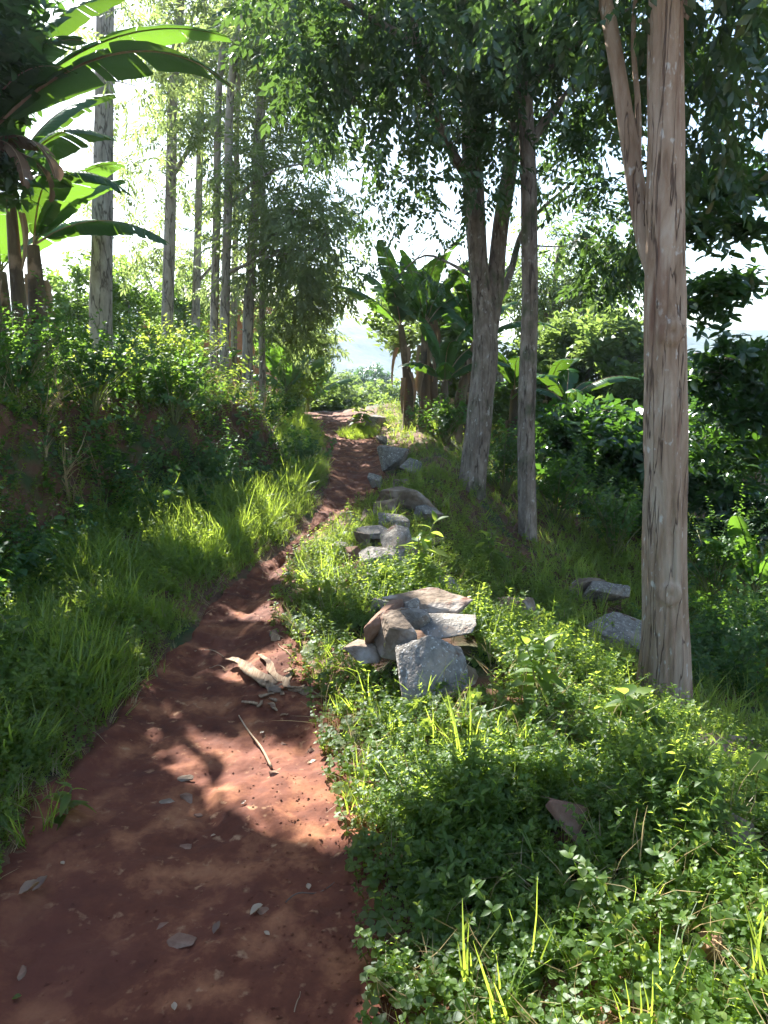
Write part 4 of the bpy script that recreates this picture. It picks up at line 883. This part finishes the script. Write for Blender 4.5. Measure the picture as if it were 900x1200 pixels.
rk('low pale stone at the left foot of the pile nearest the path', 430, 752, yb + .3, (.16, .2, .07), (0, R(10), R(-20)), 19, 'stone_brown')
def rg(label, px, py, dims, rot, seed, mat, sink=.3, **k): rock(label, g3(px, py), dims, rot, seed, mat, sink, **k)
rg('dark blocky rock alone in the weeds right of the pile', 605, 728, (.30, .26, .22), (0, R(6), R(15)), 21, 'stone_brown', .1)
rg('pale grey slate slab, upper of the two behind the pile', 456, 648, (.36, .30, .16), (R(8), R(-4), R(12)), 22, 'stone_grey', .0)
rg('pale grey slate slab, lower of the two behind the pile', 450, 664, (.36, .28, .12), (R(5), R(2), R(-8)), 23, 'stone_grey', .0)
rg('small dark stone left of the two slate slabs', 415, 655, (.13, .13, .12), (0, 0, R(30)), 24, 'stone_red', .2)
rg('flat stone half sunk in grass above the slate slabs', 445, 630, (.34, .28, .10), (0, 0, R(20)), 25, 'stone_grey', .1)
rg('small grey stone near the slate slabs on their right', 478, 640, (.16, .16, .08), (0, 0, R(60)), 26, 'stone_grey', .1)
rg('brown earthy boulder between the path and the leaning forked trunk', 478, 590, (.75, .55, .26), (0, 0, R(10)), 27, 'stone_brown', .4)
rg('grey boulder by the path at the foot of the bananas', 464, 552, (.50, .45, .36), (0, R(5), R(25)), 28, 'stone_grey', .2)
rg('smaller grey stone leaning on the boulder by the bananas', 482, 557, (.30, .3, .24), (0, R(15), R(-25)), 29, 'stone_grey', .2)
rg('little grey stone at the far right edge of the path', 438, 500, (.4, .4, .3), (0, 0, R(40)), 30, 'stone_grey', .3)
rg('long slanting slab right of the pile behind the big trunk', 730, 755, (.9, .5, .2), (R(10), R(16), R(-12)), 31, 'stone_grey', .05)
rg('rounded grey stone at the top end of the slanting slab', 708, 712, (.42, .34, .26), (0, R(10), R(10)), 32, 'stone_grey', .1)
rg('brown rock slab on the slope left of the slanting slab', 690, 700, (.46, .34, .2), (0, R(14), R(-15)), 33, 'stone_brown', .1)
rg('grey brown rock near the right edge below the big trunk', 848, 905, (.32, .2, .15), (0, R(10), R(-12)), 34, 'stone_brown', .1)
rg('pinkish chipped stone at the right edge beside the grey brown rock', 893, 905, (.16, .14, .10), (0, R(10), R(-12)), 35, 'stone_red', .0)
rg('half buried dark rock at the right edge among weeds', 862, 985, (.15, .10, .10), (0, R(6), R(-30)), 36, 'stone_brown', .25)
rg('brown stone sunk in the weeds in the middle of the mound', 668, 985, (.17, .10, .13), (0, R(20), R(-35)), 37, 'stone_red', .1)
rg('reddish stone in the weeds at the lower right corner', 835, 1118, (.10, .07, .06), (0, 0, R(10)), 38, 'stone_red', .2)
rr = random.Random(77)
for i in range(16):
    px, py = [(398, 655), (425, 640), (462, 622), (440, 690), (470, 700), (432, 610), (458, 604), (500, 610), (440, 570), (472, 575), (455, 535), (448, 520), (505, 640), (485, 662), (520, 700), (455, 720)][i]; k_ = rr.uniform(.7, 1.3)
    rock('small angular stone half hidden in the grass along the right side of the far path', g3(px, py), (.24 * k_, .19 * k_, .13 * k_), (R(rr.uniform(-12, 12)), R(rr.uniform(-15, 15)), rr.uniform(0, 6)), 300 + i, rr.choice(['stone_grey', 'stone_grey', 'stone_brown']), .12, group='small stones along the right side of the path')
# stones on the path
def ps(label, px, py, dims, rz, seed, mat='stone_red', sink=.35):
    rock(label, onpath(px, py), tuple(d * .85 for d in dims), (0, 0, R(rz)), seed, mat, sink + .1, .03, 14, 'stones lying on the path', 'stone', 'stone')
ps('flat round pale-rimmed stone near the bottom of the path', 213, 1105, (.10, .075, .018), 5, 41)
ps('low stone touching the flat round stone on its upper left', 190, 1086, (.05, .03, .012), 20, 42)
ps('rounded brown stone right of centre on the near path', 312, 1068, (.065, .04, .022), 15, 43)
ps('cylindrical clod at the bottom left corner of the path', 26, 1143, (.025, .07, .024), 5, 44)
ps('reddish stone in the middle of the shaded path', 217, 995, (.055, .04, .018), 10, 45)
ps('larger half buried stone above the middle of the shaded path', 218, 935, (.06, .08, .03), 10, 46)
ps('flat mossy stone above the half buried stone', 215, 915, (.09, .05, .015), 0, 47, 'stone_brown')
ps('flat stone left of the half buried stone', 195, 940, (.06, .05, .015), 40, 48, 'stone_brown')
ps('low stone right of the half buried stone', 233, 957, (.05, .03, .01), 10, 49)
ps('small rounded stone below the hollow in the sunlit path', 332, 873, (.045, .03, .018), 10, 50)
ps('dark clod beside the lower end of the long stick', 322, 908, (.05, .045, .028), 30, 51)
ps('dark clod on the right of the sunlit path', 367, 880, (.045, .05, .03), 30, 52)
ps('stone at the left path edge next to the spur', 345, 652, (.10, .08, .06), 10, 53)
ps('pale stone at the upper right corner of the sunlit bend', 320, 745, (.05, .06, .05), 10, 54, 'stone_grey')
# round cut stone end by the bark
ps('brown stone at the tip of the curled dry bark', 322, 812, (.075, .06, .05), 10, 55, 'stone_brown', .2)

# dry banana bark, leaves and sticks on the path
def sheath(label, px, py, L, w, az, seed, curl, tilt=0, mat='dryleaf'):
    V, q = hollow_sheath(L, w, seed, curl, .06, .55); V[:, 0] += .012 * L / .4 * np.sin(V[:, 1] / L * 9 + seed); g = Geo(); A = rotm('z', az) @ rotm('x', tilt); V = V @ A.T
    V[:, 2] -= V[:, 2].min(); g.add(V, q, None, np.tile(np.linspace(.15, .75, 7), 12))
    # real thickness: a second skin
    g.add(V - [0, 0, .004], q[:, ::-1], None, .3)
    tag(put(g, 'dry_bark_strip', M[mat], loc=onpath(px, py) + [0, 0, .004]), label, 'dry bark', 'dry banana bark on the path')
sheath('largest curled strip of dry banana bark lying across the sunlit path', 312, 806, .42, .050, R(34), 1, .75, .04, 'husk')
sheath('narrow forked strip of dry bark behind the largest curl', 326, 800, .36, .024, R(20), 2, .5, .05, 'husk')
sheath('second narrow strip of dry bark lying away from the largest curl', 336, 806, .30, .020, R(-2), 3, .4, .03, 'husk')
sheath('short torn strip of dry bark on the right of the heap', 347, 812, .18, .040, R(-14), 4, .6, .03, 'husk')
sheath('crumpled bark scrap at the right edge of the heap', 356, 815, .12, .045, R(-40), 5, .8, .06, 'husk')
sheath('brown bark piece under the tips of the strips', 314, 812, .15, .045, R(-70), 6, 1.0, .02, 'husk')
sheath('small upright bark scrap at the grass edge above the heap', 322, 752, .10, .03, R(10), 7, .8, .3, 'husk')
rr = random.Random(12)
for i in range(14):
    sheath('small torn flake of dry bark scattered around the heap on the path', rr.uniform(300, 362), rr.uniform(782, 835), rr.uniform(.05, .12), rr.uniform(.008, .02), rr.uniform(0, 6.28), 20 + i, rr.uniform(.3, .9), .04, 'husk')
def stick(label, pts, r_, mat='drysheath'):
    P = np.array([onpath(*p) + [0, 0, r_ + .003] for p in pts]); g = Geo(); Q = spline(P, 16); Q[:, 2] += .006 * np.sin(np.linspace(0, 6, 16))
    b = P[0].copy(); tube(g, Q - b, np.linspace(r_, r_ * .5, 16), 6)
    tag(put(g, 'stick', M[mat], loc=b), label, 'stick', 'sticks lying on the path')
stick('long pale stick lying diagonally on the sunlit path', [(318, 902), (306, 880), (293, 860), (280, 842)], .006)
stick('thin curved twig left of the curled bark', [(262, 772), (250, 765), (240, 762), (228, 764)], .003)
stick('short twig just below the thin curved one', [(264, 786), (254, 781), (245, 783)], .0025)
stick('slender dark twig behind the rounded brown stone', [(335, 1060), (350, 1052), (372, 1048), (392, 1035)], .0025, 'twig')
stick('twig sticking towards the grass above the bark heap', [(341, 770), (332, 762), (326, 756)], .003)
stick('tiny twig near the bottom of the path on the right', [(345, 1190), (350, 1175), (352, 1165)], .0015)
def fallen(label, px, py, l, w, az, seed, curl=.25, mat='dryleaf'):
    l *= .8; w *= .75; tp = leafT(l, w, curl * 2.2, -curl, 8, .45); V = tp[0].copy(); r = np.random.default_rng(seed)
    V[:, 2] += .15 * l * fbm(V[:, 0] / l * 5 + seed, V[:, 1] / l * 5, 2, seed); V = V @ rotm('z', az).T; V[:, 2] -= V[:, 2].min() - .002
    g = Geo(); g.add(V, tp[1], tp[2], r.random())
    tag(put(g, 'fallen_leaf', M[mat], loc=onpath(px, py)), label, 'leaf', 'fallen leaves on the path')
fallen('crumpled pale brown leaf on the left path edge', 22, 1052, .075, .028, R(-60), 1, .4)
fallen('second crumpled leaf touching the one on the left path edge', 38, 1048, .07, .022, R(-30), 2, .4)
fallen('small curled leaf right of the flat round stone', 250, 1098, .045, .014, R(-20), 3, .4)
fallen('folded brown leaf against the rounded brown stone', 293, 1073, .05, .018, R(-60), 4, .5)
fallen('tiny yellow leaf on the left of the shaded path', 75, 1014, .022, .009, R(50), 5)
fallen('green fallen leaf in the bottom left corner', 14, 1172, .03, .011, R(-80), 6, .2, 'weed')
fallen('pale leaf scrap in the middle of the shaded path', 247, 983, .022, .008, R(-70), 7)
fallen('pale green leaf by the hollow in the sunlit path', 328, 840, .05, .016, R(-80), 8, .1)
fallen('whitish leaf on the right of the sunlit path', 360, 896, .05, .014, R(-60), 9, .1)
fallen('yellow leaf at the left of the hollow', 305, 862, .03, .01, R(-40), 10, .1)
fallen('brown leaf on the near right path edge by the weeds', 455, 1105, .08, .022, R(-15), 11, .3)
fallen('small leaf on the shaded path below the half buried stone', 282, 945, .03, .01, R(-50), 12)
fallen('tiny reddish leaf near the rounded brown stone', 316, 1098, .025, .009, R(60), 13)
fallen('leaf scrap at the bottom of the path near the frame edge', 205, 1190, .025, .01, R(20), 14)
fallen('dry leaf lying above the slender dark twig', 362, 1044, .028, .011, R(10), 15)

# ------------------------------------------------------------------ house behind the trees
hx0, hx1, hy0, hy1 = -6.6, -3.2, 22.0, 25.0
hz = h1(-5, 22) - .3; hb = np.array([-4.9, 23.5, hz])
house = empty('mud_house', hb, 'small orange mud-walled house with an iron roof half hidden behind the terrace trees', 'house')
def box(g, x0, x1, y0, y1, z0, z1):
    V = np.array([[x, y, z] for z in (z0, z1) for y in (y0, y1) for x in (x0, x1)]) - hb
    g.add(V, [[0, 2, 3, 1], [4, 5, 7, 6], [0, 1, 5, 4], [1, 3, 7, 5], [3, 2, 6, 7], [2, 0, 4, 6]])
g = Geo(); zt = at(240, 354, 22)[2]
for (a, b_) in [(hx0, -6.2), (-5.5, -4.6), (-3.9, hx1)]: box(g, a, b_, hy0, hy0 + .2, hz, zt)
box(g, -6.2, -5.5, hy0, hy0 + .2, hz + 2., zt); box(g, -4.6, -3.9, hy0, hy0 + .2, hz, hz + .9); box(g, -4.6, -3.9, hy0, hy0 + .2, hz + 1.6, zt)
box(g, hx0, hx0 + .2, hy0 + .2, hy1, hz, zt); box(g, hx1 - .2, hx1, hy0 + .2, hy1, hz, zt); box(g, hx0 + .2, hx1 - .2, hy1 - .2, hy1, hz, zt)
put(g, 'wall', M['brick'], house, False)
g = Geo(); box(g, -6.2, -5.5, hy0 + .06, hy0 + .11, hz + .003, hz + 1.997); put(g, 'door', M['wood'], house, False)
g = Geo(); box(g, -4.6, -3.9, hy0 + .07, hy0 + .12, hz + .903, hz + 1.597); put(g, 'shutter', M['wood'], house, False)
g = Geo(); xs = np.linspace(hx0 - .4, hx1 + .4, 160); prof = [(hy0 - .5, zt - .05), ((hy0 + hy1) / 2, zt + .55), (hy1 + .5, zt - .05)]
V = np.array([[x, py_, pz + .025 * sin(x * 42)] for py_, pz in prof for x in xs]) - hb; n = len(xs)
q = np.array([[a * n + i, a * n + i + 1, (a + 1) * n + i + 1, (a + 1) * n + i] for a in range(2) for i in range(n - 1)])
g.add(V + [0, 0, .03], q); g.add(V, q[:, ::-1]); put(g, 'roof', M['tin'], house)
# stick fence on the terrace
fb = at(150, 440, 13.0); fb[2] = h1(fb[0], 13)
fence = empty('stick_fence', fb, 'low fence of weathered sticks on the terrace behind the stout pale trunk', 'fence')
r = random.Random(5)
x_ = at(50, 400, 13)[0]; x1_ = at(240, 400, 14.5)[0]; k = 0
while x_ < x1_:
    g = Geo(); yy = 13 + (x_ + 5) * .25; z0 = h1(x_, yy); hh = r.uniform(.7, 1.1)
    tube(g, np.array([[x_, yy, z0 - .1], [x_ + r.uniform(-.05, .05), yy, z0 + hh]]) - fb, [.03, .02], 6); put(g, 'post', M['wood'], fence)
    x_ += r.uniform(.22, .4)
g = Geo(); xs = np.linspace(at(50, 400, 13)[0], x1_, 12)
tube(g, np.array([[x, 13 + (x + 5) * .25 - .035, h1(x, 13 + (x + 5) * .25) + .55] for x in xs]) - fb, .018, 6); put(g, 'rail', M['wood'], fence)

# ------------------------------------------------------------------ air
def haze():
    m, nt, N, L = newmat('haze_air')
    v = N.new('ShaderNodeVolumePrincipled'); v.inputs['Color'].default_value = (.62, .80, 1, 1); v.inputs['Density'].default_value = HAZE
    v.inputs['Anisotropy'].default_value = .4
    o = N.new('ShaderNodeOutputMaterial'); L.new(v.outputs[0], o.inputs['Volume'])
    g = Geo(); x0, x1, y0, y1, z0, z1 = -950, 950, -120, 1500, -60, 62
    g.add([[x, y, z] for z in (z0, z1) for y in (y0, y1) for x in (x0, x1)], [[0, 2, 3, 1], [4, 5, 7, 6], [0, 1, 5, 4], [1, 3, 7, 5], [3, 2, 6, 7], [2, 0, 4, 6]])
    kind(put(g, 'haze', m, smooth=False), 'stuff')
HAZE = .0005
if HAZE: haze()

# ------------------------------------------------------------------ light
w = bpy.data.worlds.new('World'); sc.world = w; w.use_nodes = True; nt = w.node_tree
bg = nt.nodes['Background']; sky = nt.nodes.new('ShaderNodeTexSky'); sky.sky_type = 'NISHITA'; sky.sun_disc = False
sky.sun_elevation = SUN_EL; sky.sun_rotation = -SUN_AZ; sky.air_density = 1.0; sky.dust_density = .8
nt.links.new(sky.outputs[0], bg.inputs[0]); bg.inputs[1].default_value = .062
sl = bpy.data.lights.new('sun', 'SUN'); sl.energy = 5.0; sl.angle = R(.5); sl.color = (1, .95, .86)
so = bpy.data.objects.new('sun', sl); COL.objects.link(so)
from mathutils import Vector
dsun = Vector((-sin(SUN_AZ) * cos(SUN_EL), cos(SUN_AZ) * cos(SUN_EL), sin(SUN_EL)))
so.rotation_euler = dsun.to_track_quat('Z', 'Y').to_euler(); so.location = (0, 0, 30)
vs = sc.view_settings; vs.view_transform = 'Standard'; vs.look = 'None'; vs.gamma = 1; vs.exposure = 2.4
c = sc.cycles; sc.render.engine = 'CYCLES'
c.use_denoising = True; c.max_bounces = 8; c.diffuse_bounces = 4; c.glossy_bounces = 2; c.transmission_bounces = 6; c.volume_bounces = 0; c.sample_clamp_indirect = 6
c.use_adaptive_sampling = True; c.adaptive_threshold = .02; c.caustics_reflective = False; c.caustics_refractive = False
